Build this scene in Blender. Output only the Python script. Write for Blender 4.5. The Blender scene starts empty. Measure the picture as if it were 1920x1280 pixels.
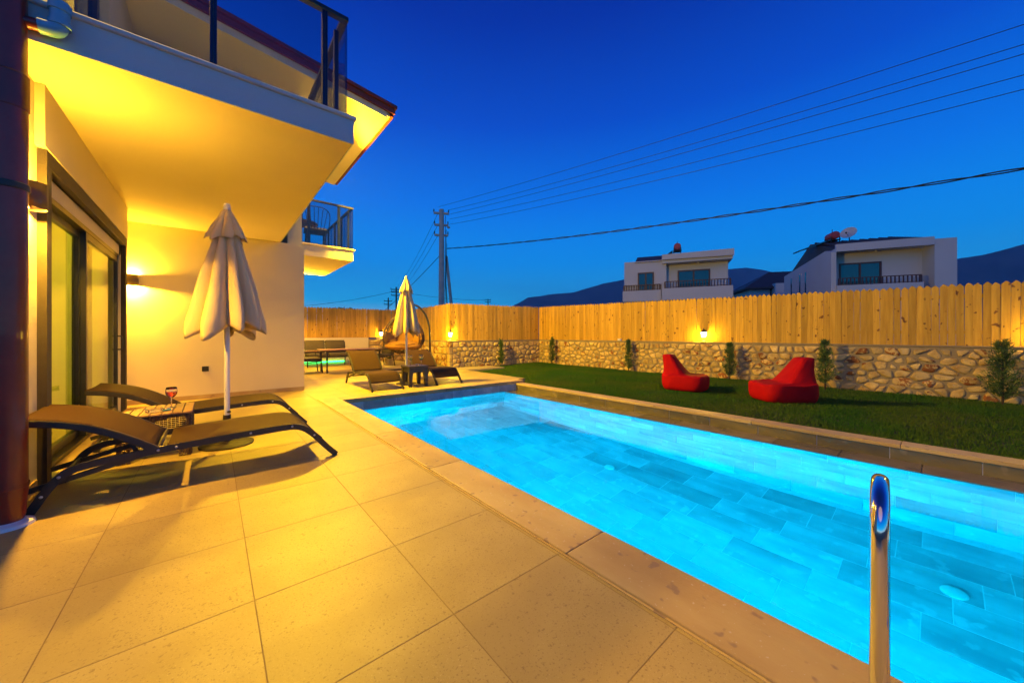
import bpy, bmesh, math, random
import numpy as np
from mathutils import Vector, Matrix
random.seed(7)
rng = np.random.default_rng(11)
SC = bpy.context.scene
COL = SC.collection
R = math.radians
# ------------------------------------------------------------------ camera
H, F, CX, CY, YAW = 1.11, 670.0, 960.0, 627.0, R(40)
sn, cs = math.sin(YAW), math.cos(YAW)
cam_d = bpy.data.cameras.new('camera')
cam = bpy.data.objects.new('camera', cam_d); COL.objects.link(cam)
cam.location = (0, 0, H); cam.rotation_euler = (R(90), 0, -YAW)
cam_d.sensor_width = 36; cam_d.lens = F / 1920 * 36; cam_d.shift_y = -(640 - CY) / 1920
cam_d.clip_start = .05; cam_d.clip_end = 9000
SC.camera = cam
# ------------------------------------------------------------------ sky at dusk
W = bpy.data.worlds.new('World'); SC.world = W; W.use_nodes = True
nt = W.node_tree; nt.nodes.clear()
def N(t, ty, **kw):
    n = t.nodes.new(ty)
    for k, v in kw.items(): setattr(n, k, v)
    return n
out = N(nt, 'ShaderNodeOutputWorld'); bg = N(nt, 'ShaderNodeBackground')
tc = N(nt, 'ShaderNodeTexCoord'); sep = N(nt, 'ShaderNodeSeparateXYZ')
nt.links.new(tc.outputs['Generated'], sep.inputs[0])
ramp = N(nt, 'ShaderNodeValToRGB')
nt.links.new(sep.outputs['Z'], ramp.inputs[0])
stops = [(0.0, (.62, .80, .95)), (.03, (.36, .74, 1.02)), (.085, (.02, .56, 1.15)), (.19, (.0, .38, 1.15)), (.33, (.0, .215, .98)),
         (.50, (.0, .080, .66)), (.66, (.0, .028, .39)), (.82, (.0, .012, .20)), (1.0, (.0, .004, .08))]
el = ramp.color_ramp.elements
while len(el) < len(stops): el.new(.5)
for e, (p, c_) in zip(el, stops): e.position = p; e.color = (*c_, 1)
sky = N(nt, 'ShaderNodeTexSky'); sky.sky_type = 'NISHITA'; sky.sun_disc = False
sky.sun_elevation = R(-3); sky.sun_rotation = R(25); sky.air_density = 1.2; sky.ozone_density = 3
mixs = N(nt, 'ShaderNodeMix', data_type='RGBA', blend_type='ADD'); mixs.inputs[0].default_value = .02
nt.links.new(ramp.outputs[0], mixs.inputs[6]); nt.links.new(sky.outputs[0], mixs.inputs[7])
nt.links.new(mixs.outputs[2], bg.inputs[0]); bg.inputs[1].default_value = 1.0
nt.links.new(bg.outputs[0], out.inputs[0])
sun_d = bpy.data.lights.new('sun', 'SUN'); sun = bpy.data.objects.new('sun', sun_d); COL.objects.link(sun)
sun_d.energy = .2; sun_d.angle = R(40); sun_d.color = (1, .60, .28)
sun.rotation_euler = (R(48), 0, R(-75)); sun.location = (-8, -6, 12)
SC.view_settings.view_transform = 'Standard'; SC.view_settings.look = 'None'
SC.view_settings.exposure = 0; SC.view_settings.gamma = 1; SC.view_settings.use_curve_mapping = False
SC.cycles.use_denoising = True
SC.cycles.caustics_reflective = False; SC.cycles.caustics_refractive = False
SC.cycles.sample_clamp_indirect = 6; SC.cycles.max_bounces = 10
SC.cycles.transparent_max_bounces = 12
WARM = (1, .51, .03)
# ------------------------------------------------------------------ pixel helpers (1920x1280 photograph)
def ray(x, y):
    u = (x - CX) / F
    return (sn + u * cs, cs - u * sn, (CY - y) / F)
def g(x, y, z=0.):
    r = ray(x, y); t = (z - H) / r[2]; return (r[0] * t, r[1] * t, z)
def oX(x, y, X):
    r = ray(x, y); t = X / r[0]; return (X, r[1] * t, H + r[2] * t)
def oY(x, y, Y):
    r = ray(x, y); t = Y / r[1]; return (r[0] * t, Y, H + r[2] * t)
def at(x, y, d):
    r = ray(x, y); return (r[0] * d, r[1] * d, H + r[2] * d)
# ------------------------------------------------------------------ materials
MATS = {}
def mat(name, col, rough=.6, metal=0., var=.0, nscale=4., ncol=None, namt=.5, bscale=0., bump=.0, stretch=(1, 1, 1),
        spec=.5, trans=0., coat=0., speck=None, blotch=None, detail=6.):
    if name in MATS: return MATS[name]
    m = bpy.data.materials.new(name); m.use_nodes = True; t = m.node_tree; b = t.nodes['Principled BSDF']
    L = t.links.new
    b.inputs['Roughness'].default_value = rough; b.inputs['Metallic'].default_value = metal
    b.inputs['Specular IOR Level'].default_value = spec
    b.inputs['Transmission Weight'].default_value = trans
    b.inputs['Coat Weight'].default_value = coat
    tcn = N(t, 'ShaderNodeTexCoord'); oi = N(t, 'ShaderNodeObjectInfo')
    off = N(t, 'ShaderNodeVectorMath', operation='SCALE'); cb = N(t, 'ShaderNodeCombineXYZ')
    for i in range(3): L(oi.outputs['Random'], cb.inputs[i])
    L(cb.outputs[0], off.inputs[0]); off.inputs['Scale'].default_value = 37.
    add = N(t, 'ShaderNodeVectorMath', operation='ADD'); L(tcn.outputs['Object'], add.inputs[0]); L(off.outputs[0], add.inputs[1])
    mp = N(t, 'ShaderNodeMapping'); mp.inputs['Scale'].default_value = stretch; L(add.outputs[0], mp.inputs[0])
    cur = None
    rgb = N(t, 'ShaderNodeRGB'); rgb.outputs[0].default_value = (*col, 1); cur = rgb.outputs[0]
    if ncol:
        nz = N(t, 'ShaderNodeTexNoise'); nz.inputs['Scale'].default_value = nscale; nz.inputs['Detail'].default_value = detail
        L(mp.outputs[0], nz.inputs['Vector'])
        mr = N(t, 'ShaderNodeMapRange'); mr.inputs[1].default_value = .35; mr.inputs[2].default_value = .68; mr.inputs[4].default_value = namt
        L(nz.outputs[0], mr.inputs[0])
        mx = N(t, 'ShaderNodeMix', data_type='RGBA'); L(mr.outputs[0], mx.inputs[0]); L(cur, mx.inputs[6]); mx.inputs[7].default_value = (*ncol, 1)
        cur = mx.outputs[2]
    for sp in (speck or []):
        sc_, thr, c2, am = sp
        nz = N(t, 'ShaderNodeTexNoise'); nz.inputs['Scale'].default_value = sc_; nz.inputs['Detail'].default_value = 2
        L(add.outputs[0], nz.inputs['Vector'])
        mr = N(t, 'ShaderNodeMapRange'); mr.inputs[1].default_value = thr; mr.inputs[2].default_value = thr + .05; mr.inputs[4].default_value = am
        L(nz.outputs[0], mr.inputs[0])
        mx = N(t, 'ShaderNodeMix', data_type='RGBA'); L(mr.outputs[0], mx.inputs[0]); L(cur, mx.inputs[6]); mx.inputs[7].default_value = (*c2, 1)
        cur = mx.outputs[2]
    if blotch:   # blotches that only some pieces carry (gate by the object's random number)
        sc_, c2, gate = blotch
        nz = N(t, 'ShaderNodeTexNoise'); nz.inputs['Scale'].default_value = sc_; nz.inputs['Detail'].default_value = 9; nz.inputs['Roughness'].default_value = .68
        L(add.outputs[0], nz.inputs['Vector'])
        thr = N(t, 'ShaderNodeMapRange'); L(oi.outputs['Random'], thr.inputs[0])
        thr.inputs[1].default_value = gate; thr.inputs[2].default_value = 1.; thr.inputs[3].default_value = .74; thr.inputs[4].default_value = .46
        sb = N(t, 'ShaderNodeMath', operation='SUBTRACT'); L(nz.outputs[0], sb.inputs[0]); L(thr.outputs[0], sb.inputs[1])
        mr = N(t, 'ShaderNodeMapRange'); mr.inputs[1].default_value = 0; mr.inputs[2].default_value = .04; mr.inputs[4].default_value = .85
        L(sb.outputs[0], mr.inputs[0])
        mx = N(t, 'ShaderNodeMix', data_type='RGBA'); L(mr.outputs[0], mx.inputs[0]); L(cur, mx.inputs[6]); mx.inputs[7].default_value = (*c2, 1)
        cur = mx.outputs[2]
    if var:
        hs = N(t, 'ShaderNodeHueSaturation')
        mr = N(t, 'ShaderNodeMapRange'); mr.inputs[3].default_value = 1 - var; mr.inputs[4].default_value = 1 + var
        ml = N(t, 'ShaderNodeMath', operation='MULTIPLY'); ml.inputs[1].default_value = 7.31
        fr = N(t, 'ShaderNodeMath', operation='FRACT'); L(oi.outputs['Random'], ml.inputs[0]); L(ml.outputs[0], fr.inputs[0])
        L(fr.outputs[0], mr.inputs[0]); L(mr.outputs[0], hs.inputs['Value']); L(cur, hs.inputs['Color']); cur = hs.outputs[0]
    L(cur, b.inputs['Base Color'])
    if bump:
        nz = N(t, 'ShaderNodeTexNoise'); nz.inputs['Scale'].default_value = bscale; nz.inputs['Detail'].default_value = 4
        L(mp.outputs[0], nz.inputs['Vector'])
        bp = N(t, 'ShaderNodeBump'); bp.inputs['Strength'].default_value = bump; bp.inputs['Distance'].default_value = .01
        L(nz.outputs[0], bp.inputs['Height']); L(bp.outputs[0], b.inputs['Normal'])
    MATS[name] = m; return m
def emit(name, col, s):
    if name in MATS: return MATS[name]
    m = bpy.data.materials.new(name); m.use_nodes = True; t = m.node_tree; t.nodes.clear()
    o = N(t, 'ShaderNodeOutputMaterial'); e = N(t, 'ShaderNodeEmission')
    e.inputs[0].default_value = (*col, 1); e.inputs[1].default_value = s; t.links.new(e.outputs[0], o.inputs[0])
    MATS[name] = m; return m
def glassy(name, tint=(.92, .95, .96), ior=1.45, boost=0., rough=.0):
    """thin pane: transparent with a mirror share that follows the viewing angle (Fresnel)"""
    if name in MATS: return MATS[name]
    m = bpy.data.materials.new(name); m.use_nodes = True; t = m.node_tree; t.nodes.clear()
    o = N(t, 'ShaderNodeOutputMaterial'); tr = N(t, 'ShaderNodeBsdfTransparent'); gl = N(t, 'ShaderNodeBsdfGlossy')
    fr = N(t, 'ShaderNodeFresnel'); fr.inputs[0].default_value = ior; gl.inputs['Roughness'].default_value = rough
    tr.inputs[0].default_value = (*tint, 1)
    ad = N(t, 'ShaderNodeMath', operation='ADD'); ad.inputs[1].default_value = boost; t.links.new(fr.outputs[0], ad.inputs[0])
    ge = N(t, 'ShaderNodeNewGeometry'); iv = N(t, 'ShaderNodeMath', operation='SUBTRACT'); iv.inputs[0].default_value = 1; t.links.new(ge.outputs['Backfacing'], iv.inputs[1])
    mu = N(t, 'ShaderNodeMath', operation='MULTIPLY'); t.links.new(ad.outputs[0], mu.inputs[0]); t.links.new(iv.outputs[0], mu.inputs[1])   # mirror share on the outer skin only
    mx = N(t, 'ShaderNodeMixShader'); t.links.new(mu.outputs[0], mx.inputs[0]); t.links.new(tr.outputs[0], mx.inputs[1]); t.links.new(gl.outputs[0], mx.inputs[2])
    t.links.new(mx.outputs[0], o.inputs[0]); MATS[name] = m; return m
def sheer(name, col, t_amt=.35):
    m = bpy.data.materials.new(name); m.use_nodes = True; t = m.node_tree; b = t.nodes['Principled BSDF']
    o = t.nodes['Material Output']; b.inputs['Base Color'].default_value = (*col, 1); b.inputs['Roughness'].default_value = .9
    tl = N(t, 'ShaderNodeBsdfTranslucent'); tl.inputs[0].default_value = (*col, 1)
    mx = N(t, 'ShaderNodeMixShader'); mx.inputs[0].default_value = t_amt
    t.links.new(b.outputs[0], mx.inputs[1]); t.links.new(tl.outputs[0], mx.inputs[2]); t.links.new(mx.outputs[0], o.inputs[0]); return m
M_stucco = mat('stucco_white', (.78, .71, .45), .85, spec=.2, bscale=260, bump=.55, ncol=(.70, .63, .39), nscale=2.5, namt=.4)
M_stucco_r = mat('stucco_rough', (.72, .65, .43), .9, bscale=150, bump=1.0, ncol=(.62, .55, .35), nscale=3)
M_fascia = mat('fascia_skylit_grey', (.54, .60, .60), .75, bscale=60, bump=.15, ncol=(.46, .52, .52), nscale=1.5)  # dim blue-grey of sky light put into the slab edge colour
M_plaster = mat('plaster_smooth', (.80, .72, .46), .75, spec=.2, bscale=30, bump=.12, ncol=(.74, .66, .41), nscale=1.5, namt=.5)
M_trim = mat('trim_dark_stone', (.032, .024, .017), .7, bscale=120, bump=.4, ncol=(.045, .034, .024), nscale=20)
M_frame = mat('anthracite_aluminium', (.045, .045, .047), .35, .6, ncol=(.06, .06, .06), nscale=9)
M_bronze = mat('brown_aluminium', (.10, .065, .04), .4, .3, ncol=(.12, .08, .05), nscale=9)
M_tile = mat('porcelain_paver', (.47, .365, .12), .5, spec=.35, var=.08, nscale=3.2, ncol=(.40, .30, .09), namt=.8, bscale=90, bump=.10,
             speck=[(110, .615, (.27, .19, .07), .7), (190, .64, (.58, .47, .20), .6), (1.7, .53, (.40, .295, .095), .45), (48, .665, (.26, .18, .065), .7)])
M_grout = mat('grout', (.27, .19, .065), .9, bscale=80, bump=.3, ncol=(.36, .26, .09), nscale=12)
M_trav = mat('travertine_coping', (.56, .43, .18), .5, spec=.3, var=.10, nscale=2.6, ncol=(.44, .30, .11), namt=.9, bscale=60, bump=.15,
             speck=[(14, .64, (.27, .19, .13), .7), (60, .68, (.62, .56, .47), .6)], stretch=(1.6, .7, 1))
M_ptile = mat('pool_stone_tile', (.47, .56, .58), .5, var=.24, nscale=2.2, ncol=(.24, .33, .36), namt=.95, bscale=25, bump=.1, stretch=(2.2, .8, 2.2),
              speck=[(9, .62, (.58, .66, .68), .5)])
M_pgrout = mat('pool_grout', (.80, .86, .88), .8, ncol=(.58, .66, .68), nscale=15)
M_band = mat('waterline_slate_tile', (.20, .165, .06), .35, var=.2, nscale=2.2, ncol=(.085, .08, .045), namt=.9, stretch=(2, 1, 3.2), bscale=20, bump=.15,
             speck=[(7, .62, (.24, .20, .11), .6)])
M_wood = mat('pine_board', (.66, .40, .05), .62, spec=.25, var=.20, nscale=3.2, ncol=(.50, .27, .03), namt=.9, stretch=(9, 9, .7), bscale=14, bump=.2,
             speck=[(11, .665, (.15, .06, .02), .95)])
M_stone = mat('rubble_limestone', (.76, .57, .22), .85, spec=.2, var=.26, nscale=6, ncol=(.46, .28, .075), namt=.9, bscale=16, bump=.9, blotch=(7., (.24, .055, .015), .30),
              speck=[(28, .66, (.25, .20, .15), .6), (40, .68, (.66, .61, .52), .6)], detail=9)
M_mortar = mat('lime_mortar', (.36, .285, .15), .95, bscale=60, bump=.9, ncol=(.25, .20, .12), nscale=7)
M_soil = mat('soil', (.055, .04, .025), .95, bscale=30, bump=.8, ncol=(.03, .04, .015), nscale=6)
M_land = mat('dry_land', (.10, .09, .06), .95, bscale=.4, bump=.6, ncol=(.06, .07, .035), nscale=.12)
M_red = mat('red_canvas', (.44, .003, .006), .8, spec=.12, nscale=5, ncol=(.36, .002, .005), bscale=14, bump=.22, namt=.7)
M_base = mat('parasol_base', (.03, .024, .02), .6, spec=.2, ncol=(.045, .036, .03), nscale=10)
M_sling = mat('brown_sling_mesh', (.068, .033, .012), .8, spec=.2, nscale=160, ncol=(.036, .018, .008), bscale=420, bump=.5, namt=.8)
M_metal = mat('charcoal_powdercoat', (.03, .027, .025), .45, .2, nscale=30, ncol=(.045, .04, .036))
M_steel = mat('stainless', (.80, .79, .76), .10, 1., nscale=12, ncol=(.72, .72, .70), namt=.4)
M_bolt = mat('bolt_zinc', (.6, .6, .58), .3, .9, ncol=(.4, .4, .4), nscale=60)
M_rattan = mat('rattan_dark', (.055, .028, .016), .45, nscale=60, ncol=(.10, .05, .028), namt=.7)
M_slat = mat('table_wood', (.30, .17, .075), .5, var=.15, nscale=6, ncol=(.20, .10, .045), stretch=(1, 9, 9))
M_canvas = mat('parasol_canvas', (.76, .62, .34), .85, spec=.2, nscale=5, ncol=(.68, .54, .28), bscale=26, bump=.45, stretch=(1, 1, .3))
M_white = mat('white_paint', (.76, .75, .72), .4, ncol=(.68, .67, .64), nscale=8)
M_pipe = mat('downpipe_brown', (.20, .024, .010), .36, nscale=5, ncol=(.15, .018, .008), namt=.7, coat=.3)
M_pvc = mat('pvc_pale_blue', (.16, .42, .58), .4, ncol=(.13, .36, .52), nscale=9)
M_redbd = mat('red_brown_fascia', (.17, .022, .014), .5, nscale=4, ncol=(.10, .015, .01), stretch=(.5, 6, 6))
M_plastic = mat('dark_plastic', (.035, .027, .023), .4, ncol=(.05, .038, .03), nscale=10)
M_cushd = mat('dark_cushion', (.07, .06, .05), .9, bscale=120, bump=.4, ncol=(.05, .042, .035), nscale=7)
M_mustard = mat('mustard_cushion', (.26, .12, .03), .9, bscale=60, bump=.6, ncol=(.17, .075, .018), nscale=6)
M_tabtop = mat('table_board', (.28, .15, .06), .5, ncol=(.18, .09, .04), nscale=5, stretch=(1, 8, 8))
M_leaf = mat('conifer_leaf', (.06, .12, .025), .7, var=.2, nscale=9, ncol=(.11, .17, .035))
M_bark = mat('bark', (.09, .06, .04), .9, bscale=40, bump=.8, ncol=(.05, .035, .025), nscale=20)
M_grass = mat('grass_blades', (.034, .12, .008), .75, spec=.2, nscale=1.1, ncol=(.085, .13, .012), namt=.8, detail=9)
M_conc = mat('concrete_pole', (.60, .52, .42), .85, bscale=20, bump=.3, ncol=(.33, .30, .26), nscale=3)
M_wire = mat('wire_black', (.012, .012, .014), .6, ncol=(.02, .02, .02), nscale=5)
M_render = mat('pale_render', (.56, .54, .53), .85, bscale=8, bump=.1, ncol=(.50, .48, .46), nscale=.6)
M_rtile = mat('roof_tile_dark', (.055, .045, .045), .7, ncol=(.08, .06, .055), nscale=4)
M_brown = mat('brown_joinery', (.085, .028, .018), .5, ncol=(.06, .02, .012), nscale=5)
M_winfar = mat('window_dark_glass', (.012, .03, .045), .08, spec=.9, ncol=(.02, .045, .06), nscale=1.2)
M_hill = mat('mountain_scrub', (.085, .085, .08), 1., ncol=(.035, .045, .04), nscale=.012, namt=.9, bscale=.02, bump=.6, detail=12)
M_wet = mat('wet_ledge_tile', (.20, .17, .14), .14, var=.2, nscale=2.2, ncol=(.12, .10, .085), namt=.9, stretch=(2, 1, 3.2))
M_glass = mat('clear_glass', (1, 1, 1), .0, trans=1.)
M_wine = mat('rose_wine', (.95, .10, .10), .0, trans=1.)
M_juice = mat('yellow_drink', (.75, .70, .08), .05, trans=1.)
M_pane = glassy('railing_glass', (.70, .75, .80), 1.5, .02)
M_dpane = glassy('door_glass', (.88, .92, .86), 1.4, .0)
M_room = mat('room_plaster', (.70, .66, .52), .8, ncol=(.64, .60, .46), nscale=2)
M_bulb = emit('lamp_glow_warm', (1, .78, .38), 30)
M_black = mat('black_rubber', (.012, .012, .012), .7, ncol=(.02, .02, .02), nscale=30)
# ------------------------------------------------------------------ mesh builder
class MB:
    def __init__(s): s.v = []; s.f = []
    def add(s, vs, fs):
        o = len(s.v); s.v += [tuple(v) for v in vs]; s.f += [tuple(i + o for i in f) for f in fs]; return s
    def box(s, x0, x1, y0, y1, z0, z1):
        return s.add([(x0, y0, z0), (x1, y0, z0), (x1, y1, z0), (x0, y1, z0), (x0, y0, z1), (x1, y0, z1), (x1, y1, z1), (x0, y1, z1)],
                     [(3, 2, 1, 0), (4, 5, 6, 7), (0, 1, 5, 4), (1, 2, 6, 5), (2, 3, 7, 6), (3, 0, 4, 7)])
    def prism(s, pts, axis, a, b):
        """pts: 2-D outline; axis 0/1/2 = extrusion axis; the other two take the 2-D coordinates in order"""
        def P(p, w):
            q = [p[0], p[1]]; q.insert(axis, w); return q
        n = len(pts); vs = [P(p, a) for p in pts] + [P(p, b) for p in pts]
        fs = [tuple(range(n))[::-1], tuple(range(n, 2 * n))] + [(i, (i + 1) % n, n + (i + 1) % n, n + i) for i in range(n)]
        return s.add(vs, fs)
    def tube(s, pts, r, n=8, closed=False, caps=True):
        pts = [Vector(p) for p in pts]; m = len(pts); rs = r if isinstance(r, (list, tuple)) else [r] * m
        up = None; vs = []
        for i, p in enumerate(pts):
            a = pts[(i - 1) % m] if (closed or i > 0) else p; b = pts[(i + 1) % m] if (closed or i < m - 1) else p
            t = (b - a).normalized()
            if up is None:
                up = Vector((0, 0, 1)) if abs(t.z) < .9 else Vector((1, 0, 0))
            x = t.cross(up)
            if x.length < 1e-5: x = t.cross(Vector((0, 1, 0)))
            x.normalize(); y = x.cross(t).normalized(); up = y
            for k in range(n):
                an = 2 * math.pi * k / n; vs.append(p + (x * math.cos(an) + y * math.sin(an)) * rs[i])
        fs = []
        for i in range(m if closed else m - 1):
            j = (i + 1) % m
            for k in range(n): fs.append((i * n + k, j * n + k, j * n + (k + 1) % n, i * n + (k + 1) % n))
        if caps and not closed: fs += [tuple(range(n)), tuple(range((m - 1) * n, m * n))[::-1]]
        return s.add(vs, fs)
    def strip(s, pts, w, h, axis_w=(0, 1, 0)):
        """flat bar: rectangular section (w along axis_w, h across) swept along pts"""
        aw = Vector(axis_w); vs = []; pts = [Vector(p) for p in pts]; m = len(pts)
        for i, p in enumerate(pts):
            t = (pts[min(i + 1, m - 1)] - pts[max(i - 1, 0)]).normalized(); nn = aw.cross(t).normalized()
            for a, b in ((-1, -1), (1, -1), (1, 1), (-1, 1)): vs.append(p + aw * (a * w / 2) + nn * (b * h / 2))
        fs = [(0, 1, 2, 3), tuple(range(4 * m - 4, 4 * m))[::-1]]
        for i in range(m - 1):
            for k in range(4): fs.append((4 * i + k, 4 * i + 4 + k, 4 * i + 4 + (k + 1) % 4, 4 * i + (k + 1) % 4))
        return s.add(vs, fs)
    def lathe(s, prof, n=20, cx=0, cy=0, a0=0, a1=2 * math.pi):
        full = abs(a1 - a0 - 2 * math.pi) < 1e-6; m = n if full else n + 1; vs = []; fs = []
        for (r, z) in prof:
            for k in range(m):
                a = a0 + (a1 - a0) * k / n; vs.append((cx + r * math.cos(a), cy + r * math.sin(a), z))
        for i in range(len(prof) - 1):
            for k in range(n if full else n):
                k2 = (k + 1) % m if full else k + 1
                fs.append((i * m + k, i * m + k2, (i + 1) * m + k2, (i + 1) * m + k))
        return s.add(vs, fs)
    def mesh(s, name, m, smooth=False, bevel=0., seg=1):
        me = bpy.data.meshes.new(name); me.from_pydata(s.v, [], s.f)
        bm = bmesh.new(); bm.from_mesh(me)
        bmesh.ops.recalc_face_normals(bm, faces=bm.faces)
        if bevel: bmesh.ops.bevel(bm, geom=list(bm.edges), offset=bevel, segments=seg, affect='EDGES', profile=.6, clamp_overlap=True)
        bm.to_mesh(me); bm.free()
        if m: me.materials.append(m)
        if smooth is True: me.shade_smooth()
        elif smooth: me.shade_smooth(); me.set_sharp_from_angle(angle=R(smooth))
        return me
    def build(s, name, m, parent=None, smooth=False, bevel=0., seg=1, loc=None):
        return link(name, s.mesh(name, m, smooth, bevel, seg), parent, loc)
def link(name, me, parent=None, loc=None, rot=None):
    o = bpy.data.objects.new(name, me); COL.objects.link(o)
    if parent: o.parent = parent
    if loc is not None: o.location = loc
    if rot is not None: o.rotation_euler = rot
    return o
def tag(o, label, cat, group=None):
    o['label'] = label; o['category'] = cat
    if group: o['group'] = group
    return o
def thing(name, label, cat, loc=(0, 0, 0), rz=0., group=None):
    o = bpy.data.objects.new(name, None); COL.objects.link(o); o.location = loc; o.rotation_euler = (0, 0, rz); o.empty_display_size = .1
    return tag(o, label, cat, group)
def struct(o, kind='structure'): o['kind'] = kind; return o
def copy_tree(o, parent=None):
    c_ = o.copy(); COL.objects.link(c_); c_.parent = parent
    for ch in o.children: copy_tree(ch, c_)
    return c_
def bx(name, m, parent, *a, bevel=0., smooth=False): return MB().box(*a).build(name, m, parent, bevel=bevel, smooth=smooth)
def light(name, kind, loc, power, col, parent=None, rot=None, size=.05, spot=None, blend=.5):
    d = bpy.data.lights.new(name, kind); d.energy = power; d.color = col
    if kind in ('POINT', 'SPOT'): d.shadow_soft_size = size
    if kind == 'AREA': d.size = size
    if spot: d.spot_size = R(spot); d.spot_blend = blend
    o = bpy.data.objects.new(name, d); COL.objects.link(o); o.location = loc
    if rot: o.rotation_euler = rot
    if parent: o.parent = parent
    return o
def arc(cx, cy, r, a0, a1, n): return [(cx + r * math.cos(R(a0 + (a1 - a0) * k / n)), cy + r * math.sin(R(a0 + (a1 - a0) * k / n))) for k in range(n + 1)]
def smooth_path(pts, it=2, closed=False):
    pts = [Vector(p) for p in pts]
    for _ in range(it):
        q = [] if closed else [pts[0]]
        m = len(pts)
        for i in range(m if closed else m - 1):
            a, b = pts[i], pts[(i + 1) % m]; q += [a * .75 + b * .25, a * .25 + b * .75]
        if not closed: q.append(pts[-1])
        pts = q
    return pts
# ================================================================== SETTING
WX, BY, BX, CZ, SX = -.96, 8.15, 1.41, 2.887, 1.0
PX0, PXL, PX1, PY0, PY1, WZ, PZ = 1.67, 5.18, 5.53, -2.5, 6.45, -.21, -1.65
CO = 1.365                                   # outer edge of the left coping
# ---- ground: one sheet to the horizon, open where the pool is sunk
gm = MB(); big = 4000.
hx0, hx1, hy0, hy1 = 1.45, 5.70, -2.65, 6.62
for (a, b, c_, d) in ((-big, hx0, -big, big), (hx1, big, -big, big), (hx0, hx1, -big, hy0), (hx0, hx1, hy1, big)):
    gm.add([(a, c_, -.16), (b, c_, -.16), (b, d, -.16), (a, d, -.16)], [(0, 1, 2, 3)])
struct(gm.build('ground', M_land))
# ---- patio bed and its pavers
patio = struct(MB().box(WX - .2, CO, -2.6, 15.1, -.15, -.0009).box(CO, 6.1, 6.752, 15.1, -.15, -.0009).build('patio', M_grout))
X0, Y0, T, GAP = .136, 1.236, .6, .0017
tile_me = MB().box(-.3 + GAP, .3 - GAP, -.3 + GAP, .3 - GAP, -.03, 0).mesh('tile', M_tile, bevel=.0009)
def lay_tiles(xa, xb, ya, yb):
    i0 = math.floor((xa - X0) / T); i1 = math.ceil((xb - X0) / T); j0 = math.floor((ya - Y0) / T); j1 = math.ceil((yb - Y0) / T)
    for i in range(i0, i1):
        for j in range(j0, j1):
            a, b = X0 + i * T, X0 + (i + 1) * T; c_, d = Y0 + j * T, Y0 + (j + 1) * T
            ca, cb, cc, cd = max(a, xa), min(b, xb), max(c_, ya), min(d, yb)
            if cb - ca < .02 or cd - cc < .02: continue
            z = random.uniform(-.0001, .0001)
            if (cb - ca > T - .001) and (cd - cc > T - .001): link('tile', tile_me, patio, ((a + b) / 2, (c_ + d) / 2, z))
            else:
                w, h_ = (cb - ca) / 2 - GAP, (cd - cc) / 2 - GAP
                MB().box(-w, w, -h_, h_, -.03, 0).build('tile', M_tile, patio, bevel=.0009, loc=((ca + cb) / 2, (cc + cd) / 2, z))
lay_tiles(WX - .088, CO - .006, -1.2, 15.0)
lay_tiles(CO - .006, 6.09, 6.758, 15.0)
# ---- pool
pool = struct(bpy.data.objects.new('pool', None)); COL.objects.link(pool)
sh = MB()
sh.box(PX0 - .15, PX1 + .15, PY0 - .15, PY1 + .15, PZ - .2, PZ - .0012)
sh.box(PX0 - .15, PX0, PY0 - .15, PY1 + .15, PZ - .008, -.06)
sh.box(PXL + .004, PX1 + .15, PY0 - .15, PY1 + .15, PZ - .008, -.233)
sh.box(PX1 + .006, PX1 + .15, PY0 - .15, PY1 + .15, -.233, -.10)
sh.box(PX0, PXL + .004, PY1 + .004, PY1 + .15, PZ - .008, -.06)
sh.box(PXL + .004, PX1 + .006, PY1 + .004, PY1 + .15, -.233, -.06)
sh.box(PX0, PXL + .004, PY0 - .15, PY0, PZ - .008, -.06)
sh.build('pool_shell', M_pgrout, pool)
ft = MB().box(-.1475, .1475, -.2975, .2975, -.008, 0).mesh('floor_tile', M_ptile, bevel=.0015)
row = 0; x = 4.78 + .3
while x > PX0 + .02:
    xa, xb = max(x - .3, PX0), min(x, PXL)
    y = PY0 - .6 + ((.79 + .147 * row) % .6)
    while y < PY1:
        ya, yb = max(y, PY0), min(y + .6, PY1)
        if yb - ya > .03 and xb - xa > .03:
            if xb - xa > .29 and yb - ya > .59: link('floor_tile', ft, pool, ((xa + xb) / 2, (ya + yb) / 2, PZ))
            else:
                w, h_ = (xb - xa) / 2 - .0025, (yb - ya) / 2 - .0025
                MB().box(-w, w, -h_, h_, -.008, 0).build('floor_tile', M_ptile, pool, bevel=.0015, loc=((xa + xb) / 2, (ya + yb) / 2, PZ))
        y += .6
    x -= .3; row += 1
for zi in range(5):
    z0 = PZ + zi * .2835; z1 = z0 + .2835; off = (zi * .23) % .6
    y = PY0 - off
    while y < PY1:                               # wall under the ledge
        ya, yb = max(y, PY0), min(y + .6, PY1)
        if yb - ya > .03:
            h_ = (yb - ya) / 2 - .0025
            MB().box(0, .008, -h_, h_, -.139, .139).build('wall_tile', M_ptile, pool, bevel=.0015, loc=(PXL - .004, (ya + yb) / 2, (z0 + z1) / 2))
        y += .6
    x = PX0 - ((off + .3) % .6)
    while x < PXL:                               # far end wall
        xa, xb = max(x, PX0), min(x + .6, PXL - .005)
        if xb - xa > .03:
            w = (xb - xa) / 2 - .0025
            MB().box(-w, w, 0, .008, -.139, .139).build('wall_tile', M_ptile, pool, bevel=.0015, loc=((xa + xb) / 2, PY1 - .004, (z0 + z1) / 2))
        x += .6
y = PY0 - .17
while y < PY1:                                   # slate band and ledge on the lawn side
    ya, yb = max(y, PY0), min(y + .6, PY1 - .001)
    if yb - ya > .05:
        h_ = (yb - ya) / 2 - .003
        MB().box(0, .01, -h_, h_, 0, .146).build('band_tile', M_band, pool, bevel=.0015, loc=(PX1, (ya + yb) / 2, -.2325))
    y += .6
y = PY0 - .4
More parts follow.
